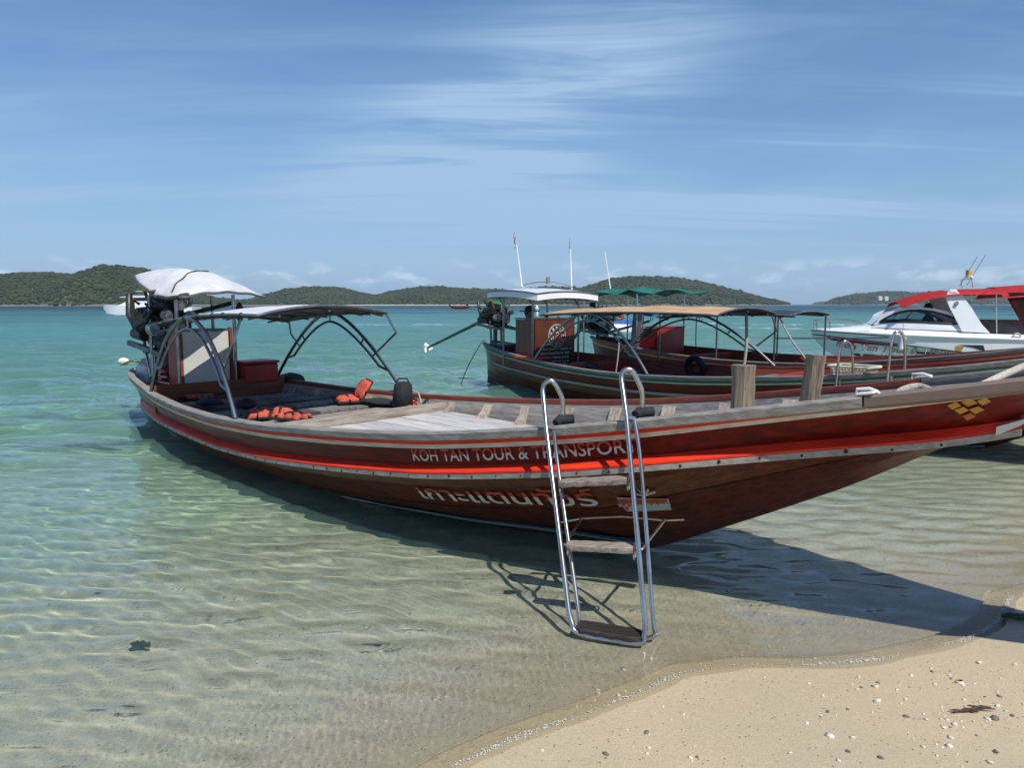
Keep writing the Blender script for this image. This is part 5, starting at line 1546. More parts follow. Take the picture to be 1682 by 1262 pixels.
bk = thing('basket', 'cream plastic basket standing on the dark boat behind the bow posts', 'basket', B2.W(tb_, max(-.6, vb_), .50), B2.rz)
for (cx, cy, sx, sy) in ((0, -.17, .46, .012), (0, .17, .46, .012), (-.23, 0, .012, .34), (.23, 0, .012, .34)):
    for k in range(6):
        mb = MB(); mb.box((cx, cy, .03 + k * .042), (sx, sy, .022)); mb.build('basket_band', M['basket'], bk)
    m_ = 10
    for k in range(m_):
        f = -.5 + (k + .5) / m_
        mb = MB(); mb.box((cx + (f * sx if sx > .1 else 0), cy + (f * sy if sy > .1 else 0), .135), (.014 if sx > .1 else .016, .014 if sy > .1 else .016, .26)); mb.build('basket_slat', M['basket'], bk)
mb = MB(); mb.tube([(-.26, -.20, .28), (.26, -.20, .28), (.26, .20, .28), (-.26, .20, .28), (-.26, -.20, .28)], .018, 7); mb.build('basket_rim', M['basket'], bk, True)
bl = MB(); rows = [[B3.W(-8.35 + .16 * i, .55 - .16 * j, 1.44 + .10 * math.sin(PI * i / 7) + .03 * math.sin(i * 2 + j * 1.3) - .02 * j) for j in range(6)] for i in range(8)]
bl.sheet(rows, .01); bo = bl.build('tarpaulin', M['bluecloth'], None, True, 70); tag(bo, 'bright blue tarpaulin bundled over the motor behind the red cabin', 'tarpaulin')


# ------------------------------------------------------------------ people
def person(name, label, base, rz, joints, clothes, scale=1.0, hat=None, vest_=False):
    """one skinned body; joints: dict of points, clothing and hair as children"""
    o = thing(name, label, 'person', base, rz)
    names = ['pelvis', 'chest', 'neck', 'head', 'sh_l', 'el_l', 'ha_l', 'sh_r', 'el_r', 'ha_r', 'hip_l', 'kn_l', 'ft_l', 'to_l', 'hip_r', 'kn_r', 'ft_r', 'to_r']
    edges = [(0, 1), (1, 2), (2, 3), (1, 4), (4, 5), (5, 6), (1, 7), (7, 8), (8, 9), (0, 10), (10, 11), (11, 12), (12, 13), (0, 14), (14, 15), (15, 16), (16, 17)]
    rad = [.13, .15, .055, .095, .065, .045, .035, .065, .045, .035, .09, .065, .045, .03, .09, .065, .045, .03]
    me = bpy.data.meshes.new('body'); me.from_pydata([tuple(k * scale for k in joints[n]) for n in names], edges, [])
    b = bpy.data.objects.new('body', me); COL.objects.link(b); b.parent = o
    sk = b.modifiers.new('skin', 'SKIN'); sk.use_smooth_shade = True
    for v, r in zip(me.skin_vertices[0].data, rad): v.radius = (r * scale, r * scale)
    me.skin_vertices[0].data[0].use_root = True
    b.modifiers.new('sub', 'SUBSURF').levels = 1
    me.materials.append(clothes)
    hd = Vector(joints['head']) * scale
    mb = MB(); mb.ball(hd + Vector((0, 0, .03)) * scale, (.085 * scale, .095 * scale, .115 * scale), 12, 9); mb.build('head', M['skin'], o, True)
    mb = MB(); mb.ball(hd + Vector((0, .015, .055)) * scale, (.092 * scale, .10 * scale, .10 * scale), 12, 8); mb.build('hair', M['black'], o, True)
    if hat:
        mb = MB(); mb.disc(hd + Vector((0, 0, .09)) * scale, (0, 0, 1), .20 * scale, .02 * scale, 18); mb.ball(hd + Vector((0, 0, .12)) * scale, (.10 * scale, .10 * scale, .085 * scale), 12, 7); mb.build('hat', hat, o, True)
    if vest_:
        c = (Vector(joints['chest']) * .7 + Vector(joints['pelvis']) * .3) * scale
        mb = MB(); mb.box(c, (.36 * scale, .27 * scale, .44 * scale), (0, 0, 0), 1.05, .08 * scale); mb.build('life_jacket', M['vest'], o, True, 60)
    return o


SEAT = dict(pelvis=(0, 0, .12), chest=(0, .0, .50), neck=(0, -.01, .66), head=(0, -.03, .76), sh_l=(.17, 0, .58), el_l=(.25, -.12, .36), ha_l=(.16, -.34, .34), sh_r=(-.17, 0, .58), el_r=(-.25, -.12, .36), ha_r=(-.16, -.34, .34),
            hip_l=(.10, -.02, .10), kn_l=(.14, -.40, .14), ft_l=(.13, -.44, -.26), to_l=(.13, -.56, -.29), hip_r=(-.10, -.02, .10), kn_r=(-.14, -.40, .14), ft_r=(-.13, -.44, -.26), to_r=(-.13, -.56, -.29))
person('person', 'person in dark clothes and wide black hat sitting behind the brown cabin', tuple(B2.W(-7.75, -.15, .62)), B2.rz + PI / 2, SEAT, M['dark'], 1.0, M['black'])

# ------------------------------------------------------------------ speedboat
sp0 = at_depth(1333, 546, 18.3)
sp = thing('speedboat', 'white cabin speedboat with red awning and tour lettering moored behind the long-tail boats', 'boat', (sp0[0], sp0[1], 0), math.radians(-19))
# local x runs aft from the bow, y towards the far side; near side is y < 0
hb = curve([0, .5, 1.5, 3, 5, 8.2], [.03, .38, .80, 1.10, 1.2, 1.15], .2)
sheer = curve([0, 1.5, 3.5, 6, 8.2], [.95, .91, .86, .82, .80], .3)
chine = curve([0, .5, 1.2, 2.2, 4, 8.2], [.82, .40, .18, .10, .06, .05], .12)
keel = curve([0, .5, 1.4, 2.4, 8.2], [.84, .42, .02, -.25, -.38], .2)
kn = curve([0, 1.5, 3.5, 5.4, 8.2], [.84, .74, .58, .40, .38], .3)      # the knuckle where white topsides turn to the grey lower side
def sp_side(x, f):
    """f 0..1 sheer to knuckle, 1..2 knuckle to chine, 2..3 chine to keel"""
    b_ = float(hb(x)); zs, zk_, zc, ze = float(sheer(x)), float(kn(x)), float(chine(x)), float(keel(x))
    zk_ = min(zk_, zs - .02); zc = min(zc, zk_ - .01); ze = min(ze, zc - .005)
    if f <= 1: return (x + .10 * f * 0, b_ * (1 - .03 * f), zs + (zk_ - zs) * f)
    if f <= 2: return (x, b_ * (.97 - .12 * (f - 1)), zk_ + (zc - zk_) * (f - 1))
    return (x, b_ * .85 * (3 - f), zc + (ze - zc) * (f - 2))
xs_ = [0.0, .05, .12, .25, .4, .6, .85, 1.1, 1.5, 2, 2.5, 3, 3.5, 4, 4.5, 5, 5.5, 6, 7, 8.2]
for nm, f0, f1, mt in (('topside', 0, 1, 'gel'), ('lower_side', 1, 2, 'gelgrey'), ('hull_bottom', 2, 3, 'gelblue')):
    for sg in (-1, 1):
        mb = MB(); mb.sheet([[(lambda p: (p[0], sg * p[1], p[2]))(sp_side(x, f)) for f in lin(f0, f1, 5)] for x in xs_])
        mb.build(nm, M[mt], sp, True, 50)
for sg in (-1, 1):
    mb = MB(); mb.tube([(x, sg * (float(hb(x)) + .01), float(sheer(x))) for x in xs_], .030, 8); mb.build('fender_rail', M['gel'], sp, True)
    mb = MB(); mb.tube([(x, sg * (float(hb(x)) * .972 + .004), min(float(kn(x)), float(sheer(x)) - .02)) for x in xs_[1:]], .013, 6); mb.build('knuckle_line', M['letterblack'], sp, True)
mb = MB(); mb.sheet([[(8.2, y, z) for y in lin(-1.15, 1.15, 5)] for z in lin(-.3, .8, 3)]); mb.build('transom', M['gel'], sp)
# deck and coachroof
deckz = curve([0, 1.2, 2.2, 3.2, 8.2], [.97, 1.04, 1.15, 1.18, 1.10], .2)
mb = MB(); mb.sheet([[(x, v * (float(hb(x)) + .005), float(sheer(x)) + (float(deckz(x)) - float(sheer(x))) * (1 - abs(v) ** 3.0)) for v in lin(-1, 1, 15)] for x in xs_ if x <= 4.6]); mb.build('foredeck', M['gel'], sp, True, 60)
roof = curve([1.75, 2.1, 2.5, 3.0, 3.5, 4.0, 4.45], [1.10, 1.32, 1.47, 1.52, 1.47, 1.36, 1.18], .12)
hw_ = curve([1.75, 2.4, 3.4, 4.4], [.62, .84, .97, 1.03], .2)
def coach(x, f):
    """f 0 at the foot of the cabin side, 1 at the roof edge"""
    z0 = float(sheer(x)) + .14; z1 = max(z0 + .02, float(roof(x)))
    return Vector((x, float(hw_(x)) * (1 - .20 * f ** 1.5), z0 + (z1 - z0) * f))
XC = lin(1.75, 4.45, 19)
for sg in (-1, 1):
    mb = MB(); mb.sheet([[(lambda p: (p.x, sg * p.y, p.z))(coach(x, f)) for f in lin(0, .34, 4)] for x in XC]); mb.build('cabin_coaming', M['gel'], sp, True, 60)
    # window: dark rounded frame with tinted pane
    ring = []
    for k in range(28):
        a = 2 * PI * k / 28
        u = .5 + .5 * math.copysign(abs(math.cos(a)) ** .8, math.cos(a)); f = .5 + .5 * math.copysign(abs(math.sin(a)) ** .9, math.sin(a))
        x = 1.98 + (4.22 - 1.98) * u; zt = .92 if True else 0
        p = coach(x, .36 + .54 * f); ring.append(Vector((p.x, sg * (p.y + .006), p.z)))
    mb = MB(); mb.tube(ring + [ring[0]], .026, 8, False); wf = mb.build('window_frame', M['letterblack'], sp, True)
    c_ = sum(ring, Vector()) / len(ring)
    mb = MB(); mb.add([c_] + ring, [(0, 1 + k, 1 + (k + 1) % 28) for k in range(28)]); mb.build('window_pane', M['glass'], wf, True)
    mb = MB(); a_, b2_ = coach(2.62, .36), coach(2.9, .9); mb.tube([(a_.x, sg * a_.y, a_.z), (b2_.x, sg * b2_.y, b2_.z)], .014, 6); mb.build('window_bar', M['letterblack'], wf, True)
    # white frame around the window
    mb = MB(); rows = []
    for k in range(29):
        p = ring[k % 28]; d = p - c_; q_ = c_ + Vector((d.x * 1.12 + math.copysign(.04, d.x), d.y, d.z * 1.12 + math.copysign(.05, d.z)))
        q_.z = max(q_.z, float(coach(min(4.45, max(1.75, q_.x)), .30).z)); q_.y = sg * float(coach(min(4.45, max(1.75, q_.x)), .5).y) + (p.y - sg * float(coach(min(4.45, max(1.75, p.x)), .5).y))
        rows.append([p, q_])
    mb.sheet(rows, 0); mb.build('window_surround', M['gel'], sp, True, 80)
mb = MB(); mb.sheet([[(x, v * float(hw_(x)) * .80, float(roof(x)) + .02 * (1 - v * v)) for v in lin(-1, 1, 9)] for x in XC if x < 2.25]); mb.build('windscreen_base', M['gel'], sp, True)
mb = MB(); mb.sheet([[(x, v * float(hw_(x)) * .80, float(roof(x)) + .02 * (1 - v * v)) for v in lin(-1, 1, 9)] for x in lin(2.22, 2.75, 6)]); mb.build('windscreen', M['glass'], sp, True)
# arch, red awning
for sg in (-1, 1):
    prof = [(4.95, .95), (4.72, 1.15), (4.45, 1.5), (4.18, 1.8), (3.98, 1.93), (3.82, 1.92), (3.72, 1.78), (3.86, 1.5), (4.05, 1.22), (4.2, .98)]
    mb = MB(); y0 = 1.06
    A = [Vector((x, sg * (y0 - .14 * max(0, z - 1) ), z)) for x, z in prof]
    mb.loft([A, [p + Vector((0, -sg * .10, 0)) for p in A]], True, True); mb.build('radar_arch', M['gel'], sp, True, 40)
mb = MB(); mb.box((3.93, 0, 1.89), (.22, 1.9, .10), (0, 0, 0), 1, .03); mb.build('arch_beam', M['gel'], sp, True)
mb = MB(); mb.disc((4.02, -1.0, 1.62), (0, 1, 0), .05, .05, 12); mb.build('deck_lamp', M['alloy'], sp, True)
sp.scale = (.74, 1, 1)
rf = curve([2.5, 2.9, 3.4, 4.0, 5.2, 6.2, 7.4], [1.66, 1.79, 1.89, 1.96, 1.97, 2.03, 2.01], .15)
mb = MB(); mb.sheet([[(x, v * 1.02, float(rf(x)) - .10 * v * v - (.04 if abs(v) > .9 else 0)) for v in lin(-1, 1, 11)] for x in lin(2.5, 5.2, 14)], .012); mb.build('awning', M['redcloth'], sp, True, 70)
mb = MB(); mb.sheet([[(x, v * 1.05, float(rf(x)) + .03 - .20 * v * v - (.06 if abs(v) > .9 else 0)) for v in lin(-1, 1, 11)] for x in lin(5.22, 7.4, 10)], .012); mb.build('awning', M['redcloth'], sp, True, 70)
mb = MB(); mb.sheet([[(5.95 + .75 * f + .5 * g, 1.0, 1.95 - 1.0 * f) for g in lin(0, 1, 4)] for f in lin(0, 1, 5)]); mb.build('side_curtain', M['maroon'], sp)
mb = MB(); mb.sheet([[(5.35 + .45 * f + .45 * g, -1.02, 1.86 - .75 * f) for g in lin(0, 1, 4)] for f in lin(0, 1, 5)], .01); mb.build('side_curtain', M['maroon'], sp)
for x in (5.15, 7.2):
    for sg in (-1, 1):
        mb = MB(); mb.tube([(x, sg * 1.02, .85), (x - .1, sg * 1.0, 1.85)], .018, 7); mb.build('awning_post', M['steel'], sp, True)
mb = MB(); mb.box((5.6, .2, .98), (1.5, 1.5, .5), (0, 0, 0), 1, .08); mb.build('cockpit_seat', M['vinyl'], sp, True, 50)
mb = MB(); mb.box((6.6, 0, .55), (3.0, 2.1, .06)); mb.build('cockpit_floor', M['gel'], sp)
for sg in (-1, 1):
    mb = MB(); mb.sheet([[(x, sg * (float(hb(x)) - .16 * f), float(sheer(x)) + .10 * math.sin(PI * .5 * f)) for f in lin(0, 1, 4)] for x in lin(4.5, 8.2, 10)]); mb.build('side_deck', M['gel'], sp, True)
# lamp bar with beacon and aerials over the awning
mb = MB(); mb.tube(smooth_path([(4.6, -.45, 2.0), (4.55, -.45, 2.18), (4.6, 0, 2.2), (4.55, .45, 2.18), (4.6, .45, 2.0)], 4), .012, 7); lb = mb.build('lamp_bar', M['steel'], sp, True)
mb = MB(); mb.disc((4.6, -.02, 2.26), (0, 0, 1), .085, .07, 14); mb.build('beacon_base', M['gel'], lb, True, 40)
mb = MB(); mb.disc((4.6, -.02, 2.35), (0, 0, 1), .085, .12, 14); mb.build('beacon', M['yellow'], lb, True, 40)
mb = MB(); mb.ball((4.55, -.45, 2.22), .045); mb.build('lamp', M['plasticwhite'], lb, True)
for y in (-.25, .4):
    mb = MB(); mb.tube([(4.5, y, 2.05), (4.95, y, 2.75)], .008, 5); mb.build('aerial', M['steeldark'], sp, True)
# bow rail
rl = smooth_path([(1.75, -.80, 1.06), (1.2, -.70, 1.20), (.5, -.38, 1.22), (.12, -.14, 1.20), (.05, 0, 1.20), (.12, .14, 1.20), (.5, .38, 1.22), (1.2, .7, 1.20), (1.75, .8, 1.06)], 5)
mb = MB(); mb.tube(rl, .012, 7); br_ = mb.build('bow_rail', M['steel'], sp, True)
for k in (10, 15, 19, 22, 26, 31):
    p = rl[k]; mb = MB(); mb.tube([p, (p.x + .02, p.y * .97, .93)], .010, 6); mb.build('stanchion', M['steel'], br_, True)
# fender hanging at the side, cleats, stripes and lettering
mb = MB(); mb.tube([(2.55, -1.13, .86), (2.55, -1.17, .84), (2.52, -1.2, .56), (2.52, -1.2, .53)], [.03, .11, .11, .05], 12); fd = mb.build('boat_fender', M['plasticwhite'], sp, True)
mb = MB(); mb.tube([(2.6, -.95, 1.15), (2.55, -1.13, .88)], .007, 5); mb.build('fender_line', M['black'], fd, True)
def sp_pt(x, f, out=.006):
    p = sp_side(x, f); return Vector((p[0], -(p[1] + out), p[2]))
def sp_patch(pts, mt, name, par=sp, out=.008):
    mb = MB(); n = 5
    mb.sheet([[sp_pt(*[(pts[0][d] * (1 - k) + pts[1][d] * k) * (1 - u) + (pts[3][d] * (1 - k) + pts[2][d] * k) * u for d in (0, 1)], out=out) for k in lin(0, 1, n)] for u in lin(0, 1, 3)])
    return mb.build(name, M[mt], par)
sp_patch([(.45, 1.05), (2.6, 1.04), (2.6, 1.09), (.6, 1.22)], 'redcloth', 'side_flash')
sp_patch([(1.2, 1.62), (3.0, 1.44), (3.0, 1.50), (1.4, 1.72)], 'letterblack', 'side_flash')
sp_patch([(3.0, 1.22), (4.4, 1.12), (4.4, 1.18), (3.0, 1.32)], 'letterblack', 'side_flash')
sp_patch([(4.05, .52), (4.75, .42), (4.82, .78), (4.5, .62)], 'navy', 'whale_mark')
sp_patch([(4.02, .62), (4.25, .62), (4.18, 1.0), (4.05, .9)], 'gold', 'whale_mark', out=.009)
sp_patch([(5.0, .70), (5.75, .66), (5.75, .84), (5.0, .90)], 'letterblack', 'vent_slot')
cu = bpy.data.curves.new('lettering', 'FONT'); cu.body = 'Koh Tan Tour & Transport'; cu.size = 1.0; cu.shear = .22; cu.resolution_u = 2; cu.offset = .012
ob = bpy.data.objects.new('lettering', cu); COL.objects.link(ob); bpy.context.view_layer.update()
me = bpy.data.meshes.new_from_object(ob.evaluated_get(bpy.context.evaluated_depsgraph_get()))
bpy.data.objects.remove(ob); bpy.data.curves.remove(cu)
X_ = np.array([v.co[:] for v in me.vertices]); xw = X_[:, 0].max()
for fac, mt, out in ((1.0, 'letterblack', .014), (.8, 'letterwhite', .018)):
    m2_ = me.copy()
    if fac < 1:
        cu = bpy.data.curves.new('lettering', 'FONT'); cu.body = 'Koh Tan Tour & Transport'; cu.size = 1.0; cu.shear = .22; cu.resolution_u = 2; cu.offset = -.022
        ob = bpy.data.objects.new('lettering', cu); COL.objects.link(ob); bpy.context.view_layer.update()
        m2_ = bpy.data.meshes.new_from_object(ob.evaluated_get(bpy.context.evaluated_depsgraph_get())); bpy.data.objects.remove(ob); bpy.data.curves.remove(cu)
    for v in m2_.vertices:
        x = .72 + (4.55 - .72) * v.co.x / xw
        f0 = 1.46 - .055 * (x - .72)
        hgt = (.17 + .03 * x) * v.co.y
        zc_, zk_ = float(chine(x)), float(kn(x))
        v.co = sp_pt(x, max(.4, f0 - hgt / max(.05, zk_ - zc_) ), out)
    m2_.materials.clear(); m2_.materials.append(M[mt])
    o = bpy.data.objects.new('lettering', m2_); COL.objects.link(o); o.parent = sp
for x in (5.6, 6.6):
    mb = MB(); mb.torus((x, -1.16, .86), (0, 1, .2), .10, .02, 16, 6); mb.build('rope_coil', M['rope'], sp, True)
spP = sp.matrix_world
def sp_world(x, y, z):
    return Matrix.Translation(sp.location) @ Matrix.Rotation(sp.rotation_euler.z, 4, 'Z') @ Vector((x * .74, y, z))
person('person', 'person in dark clothes sitting at the wheel inside the white speedboat', tuple(sp_world(3.45, -.35, .72)), sp.rotation_euler.z - PI / 2, SEAT, M['dark'])

# ------------------------------------------------------------------ jet ski, yacht, far boat, marker
js0 = ground(1015, 546, 0.0)
js = thing('jet_ski', 'white and blue jet ski running past behind the boats', 'jet ski', tuple(js0), math.radians(8))
def js_loft(rings, nm, mt): mb = MB(); mb.loft([[Vector(p) for p in r] for r in rings], True, True); return mb.build(nm, mt, js, True, 45)
js_loft([[(x, -w_, .0), (x, -w_ * 1.05, h_ * .6), (x, -w_ * .6, h_), (x, w_ * .6, h_), (x, w_ * 1.05, h_ * .6), (x, w_, .0)] for x, w_, h_ in ((-1.45, .10, .42), (-1.2, .35, .48), (-.6, .52, .50), (.3, .55, .46), (1.2, .52, .40), (1.5, .48, .36))], 'hull', M['gel'])
js_loft([[(x, -w_, h0), (x, -w_ * .7, h1), (x, w_ * .7, h1), (x, w_, h0)] for x, w_, h0, h1 in ((-1.2, .15, .46, .52), (-.8, .3, .46, .78), (-.4, .28, .46, .92), (-.2, .2, .46, .80))], 'cowl', M['bluecloth'])
js_loft([[(x, -w_, h0), (x, -w_ * .7, h1), (x, w_ * .7, h1), (x, w_, h0)] for x, w_, h0, h1 in ((-.25, .2, .42, .70), (.4, .2, .42, .74), (1.0, .22, .40, .78), (1.15, .2, .40, .6))], 'saddle', M['bluecloth'])
mb = MB(); mb.tube([(-.45, -.36, 1.0), (-.5, 0, .94), (-.45, .36, 1.0)], .03, 7); mb.build('handlebar', M['black'], js, True)
jp = person('person', 'person in orange life jacket riding the jet ski', tuple(js.matrix_world @ Vector((0, 0, 0)) + Vector(js0) + Vector((.15, 0, .66))), math.radians(8) - PI / 2, SEAT, M['skin'], 1.0, None, True)

ya0 = ground(250, 517, 0.0)
ya = thing('motor_yacht', 'white motor yacht anchored below the wooded hill behind the stern', 'yacht', tuple(ya0), math.radians(4))
def ya_loft(secs, nm, mt, par=ya):
    mb = MB(); mb.loft([[(x, -w_, a_), (x, -w_, b2_), (x, w_, b2_), (x, w_, a_)] for x, w_, a_, b2_ in secs], True, True); return mb.build(nm, mt, par, True, 30)
ya_loft([(-7.2, .1, .9, 1.55), (-6.0, 1.2, .2, 1.5), (-4, 1.9, -.2, 1.42), (2, 2.1, -.3, 1.30), (6.8, 2.0, -.2, 1.15)], 'hull', M['gel'])
ya_loft([(-4.6, .9, 1.40, 1.45), (-3.2, 1.4, 1.40, 2.0), (-1.5, 1.6, 1.36, 2.1), (5.5, 1.7, 1.30, 2.1)], 'deckhouse', M['gel'])
ya_loft([(-2.9, 1.3, 2.1, 2.12), (-1.2, 1.5, 2.1, 2.62), (5.2, 1.5, 2.1, 2.62)], 'saloon_window', M['letterblack'])
ya_loft([(-4.4, .9, 2.64, 2.68), (-2.4, 1.5, 2.63, 2.95), (5.8, 1.6, 2.63, 2.9)], 'flybridge', M['gel'])
for x in (.2, 3.2):
    mb = MB(); mb.tube([(x, -1.2, 2.9), (x - .3, -1.2, 3.6)], .07, 6); mb.build('hardtop_post', M['gel'], ya, True)
ya_loft([(-1.8, 1.2, 3.55, 3.62), (1.5, 1.4, 3.55, 3.68), (3.2, 1.3, 3.55, 3.62)], 'hardtop', M['gel'])
mb = MB(); mb.tube([(2, 0, 3.6), (2.3, 0, 5.0)], .04, 6); mb.build('mast', M['gel'], ya, True)
ya_loft([(-4.6, 1.3, .9, 1.0), (3.5, 2.12, .7, .85)], 'hull_stripe', M['navy'])
td0 = ground(193, 515.5, 0.0)
td = MB(); td.loft([[(x, -w_, 0), (x, -w_ * 1.1, h_), (x, 0, h_ * .8), (x, w_ * 1.1, h_), (x, w_, 0)] for x, w_, h_ in ((-1.9, .15, .75), (-1.2, .7, .60), (1.4, .85, .5), (1.9, .7, .5))], True, True)
td.box((1.95, 0, .7), (.35, .4, .6)); o = td.build('dinghy', M['gel'], None, True, 40); o.location = td0
tag(o, 'small white dinghy lying ahead of the motor yacht', 'dinghy')

fb0 = ground(755, 508, 0.0)
fb = thing('fishing_boat', 'small dark long-tail boat far out before the island beach', 'boat', tuple(fb0), 0)
def fl(secs, nm, mt): mb = MB(); mb.loft([[(x, -w_, a_), (x, -w_ * 1.2, b2_), (x, w_ * 1.2, b2_), (x, w_, a_)] for x, w_, a_, b2_ in secs], True, True); return mb.build(nm, mt, fb, True, 40)
fl([(-3.6, .1, 1.4, 1.9), (-2.6, .5, .3, 1.0), (0, .8, -.2, .8), (2.6, .6, .1, .95), (3.2, .4, .5, 1.1)], 'hull', M['hull'])
fl([(-1.9, .7, 1.55, 1.6), (1.2, .8, 1.6, 1.68)], 'awning', M['tan'])
for x in (-1.7, 1.0):
    mb = MB(); mb.tube([(x, -.6, .8), (x, -.6, 1.6)], .04, 6); mb.build('awning_post', M['wood'], fb, True)
mb = MB(); mb.box((2.5, 0, 1.5), (.7, .5, .5), (0, 0, 0), 1, .05); mb.build('engine', M['iron'], fb, True)
fb['label'] = 'small dark long-tail boat far out before the island beach'
wk0 = ground(780, 508.6, 0.0)
mk0 = ground(882, 519, 0.0)
mk = thing('channel_marker', 'white post marker standing in the sea behind the brown cabin', 'marker', tuple(mk0), 0)
mb = MB(); mb.tube([(0, 0, -2), (0, 0, 1.0)], .20, 10); mb.build('post', M['plasticwhite'], mk, True)
mb = MB(); mb.tube([(0, 0, 1.0), (0, 0, 1.5)], [.30, .04], 10); mb.build('topmark', M['plasticwhite'], mk, True)
# two pale houses on the right-hand island
for k, (px, py) in enumerate(((1445, 491), (1455, 491.5))):
    p = at_depth(px, py, 2140)
    o = thing('hillside_house', ('pale house among trees on the distant island, the lower-left one of two', 'pale house among trees on the distant island, the upper-right one of two')[k], 'house', (p[0], p[1], p[2] - 4), .2, 'pale houses on the far island')
    mb = MB(); mb.box((0, 0, 4), (11, 9, 9)); mb.build('wall', M['plasticwhite'], o)
    mb = MB(); mb.loft([[(-6.5, -5.5, 8.5), (6.5, -5.5, 8.5), (6.5, 5.5, 8.5), (-6.5, 5.5, 8.5)], [(-5, -.2, 11.5), (5, -.2, 11.5), (5, .2, 11.5), (-5, .2, 11.5)]], True, True); mb.build('roof', M['awning'], o)

# ------------------------------------------------------------------ shells, weed and twigs on the sand
def pebble_mesh(name, mt, seed):
    R = random.Random(seed); bm = bmesh.new(); bmesh.ops.create_icosphere(bm, subdivisions=1, radius=1)
    for v in bm.verts: v.co = Vector((v.co.x * 1.2, v.co.y * .85, v.co.z * .55)) * R.uniform(.7, 1.25)
    me = bpy.data.meshes.new(name); bm.to_mesh(me); bm.free(); me.materials.append(mt)
    me.polygons.foreach_set('use_smooth', [k % 3 != 0 for k in range(len(me.polygons))]); return me


def z_at(x, y): return float(sand_z(np.array([x]), np.array([y]))[0][0])


pm_c = [pebble_mesh('coral_fragment', M['coral'], k) for k in range(5)]; pm_d = [pebble_mesh('dark_pebble', M['pebble'], k + 9) for k in range(4)]
named = [(1441, 1152, 13, 'largest pale coral lump on the bare sand left of the dry twig'), (1351, 1143, 7, 'pale coral bit alone on smooth sand below the swash line'), (1409, 1132, 6, 'small pale coral bit just left of the largest coral lump'),
         (1560, 1109, 7, 'pale coral bit below the end of the bow shadow'), (1609, 1089, 11, 'long pale coral piece close under the edge of the bow shadow'), (1667, 1092, 9, 'pale coral piece under the bow shadow at the right edge'),
         (1487, 1149, 8, 'pale coral piece halfway between the largest lump and the twig'), (1568, 1190, 10, 'pale coral chunk just below the dry twig'), (1622, 1181, 9, 'pale coral chunk to the right of the dry twig'),
         (1521, 1182, 7, 'pale coral bit lower left of the leaf scrap'), (1562, 1212, 9, 'pale coral chunk two steps below the dry twig'), (1400, 1211, 8, 'pale coral bit with a dark pebble just below it'),
         (1378, 1250, 8, 'pale flat coral bit at the bottom edge of the beach view'), (1298, 1237, 7, 'leftmost pale coral bit near the bottom of the beach'), (1626, 1252, 9, 'pale coral chunk nearest the bottom right corner'), (1517, 1227, 7, 'pale coral bit beside the round dark pebble at the bottom')]
darkp = [(1531, 1103, 7, 'dark pebble on the clean sand below the swash line'), (1393, 1234, 8, 'dark pebble just below a pale coral bit'), (1446, 1244, 9, 'brown flat pebble near the bottom between coral bits'), (1636, 1235, 9, 'dark pebble near the bottom right corner'), (1663, 1176, 8, 'dark pebble at the right edge level with the twig'), (1145, 1244, 6, 'dark pebble alone on the smooth wet sand')]
for lst, ms, nm, cat, grp in ((named, pm_c, 'coral_fragment', 'shell', 'coral and shell fragments on the beach'), (darkp, pm_d, 'dark_pebble', 'pebble', 'dark pebbles on the beach')):
    for k, (px, py, s_, lab) in enumerate(lst):
        g_ = ground(px, py, .08); g_ = ground(px, py, z_at(g_[0], g_[1]))
        r_ = s_ * 3.0 / F / 2 * .95
        o = instance(ms[k % len(ms)], nm, None, (g_[0], g_[1], z_at(g_[0], g_[1]) + r_ * .25), (0, 0, random.uniform(0, 6)), (r_,) * 3)
        tag(o, lab, cat, grp)
V_, F_ = [], []
m = 8000
px_ = rng.uniform(-1.5, 4.2, m * 3); py_ = rng.uniform(1.6, 5.0, m * 3)
zz_, ss_ = sand_z(px_, py_)
dens = np.clip((-ss_) / .9, .02, 1) * np.clip((px_ + .6) / 2.2, .06, 1) * (fbm(px_ * 2.2, py_ * 2.2, 50, 3) > .46)
ok = (rng.random(m * 3) < dens) | ((ss_ > .05) & (ss_ < 2.0) & (rng.random(m * 3) < .10))
px_, py_, zz_ = px_[ok][:m], py_[ok][:m], zz_[ok][:m]; n_ = len(px_)
rad = np.exp(rng.normal(math.log(.0036), .50, n_)).clip(.0015, .0135)
V_ = ICO_V[None] * rad[:, None, None] * np.array([1.2, .9, .6]) * (.75 + .5 * rng.random((n_, 12, 1)))
ca, sa = np.cos(rng.uniform(0, 6.28, n_)), np.sin(rng.uniform(0, 6.28, n_))
V_ = np.stack([V_[..., 0] * ca[:, None] - V_[..., 1] * sa[:, None], V_[..., 0] * sa[:, None] + V_[..., 1] * ca[:, None], V_[..., 2]], -1)
V_ = V_ + np.stack([px_, py_, zz_ + rad * .2], -1)[:, None, :]
F_ = (ICO_F[None] + (np.arange(n_) * 12)[:, None, None]).reshape(-1, 3)
sel = (rng.random(n_) < .82) | (ss_[ok][:m] > -.05)
for nm, mk_, mt in (('shell_grit', sel, M['coral']), ('dark_grit', ~sel, M['pebble'])):
    q_ = V_[mk_]; c_ = len(q_)
    o = raw_mesh(nm, q_.reshape(-1, 3), (ICO_F[None] + (np.arange(c_) * 12)[:, None, None]).reshape(-1, 3), mt, smooth=False); o['kind'] = 'stuff'
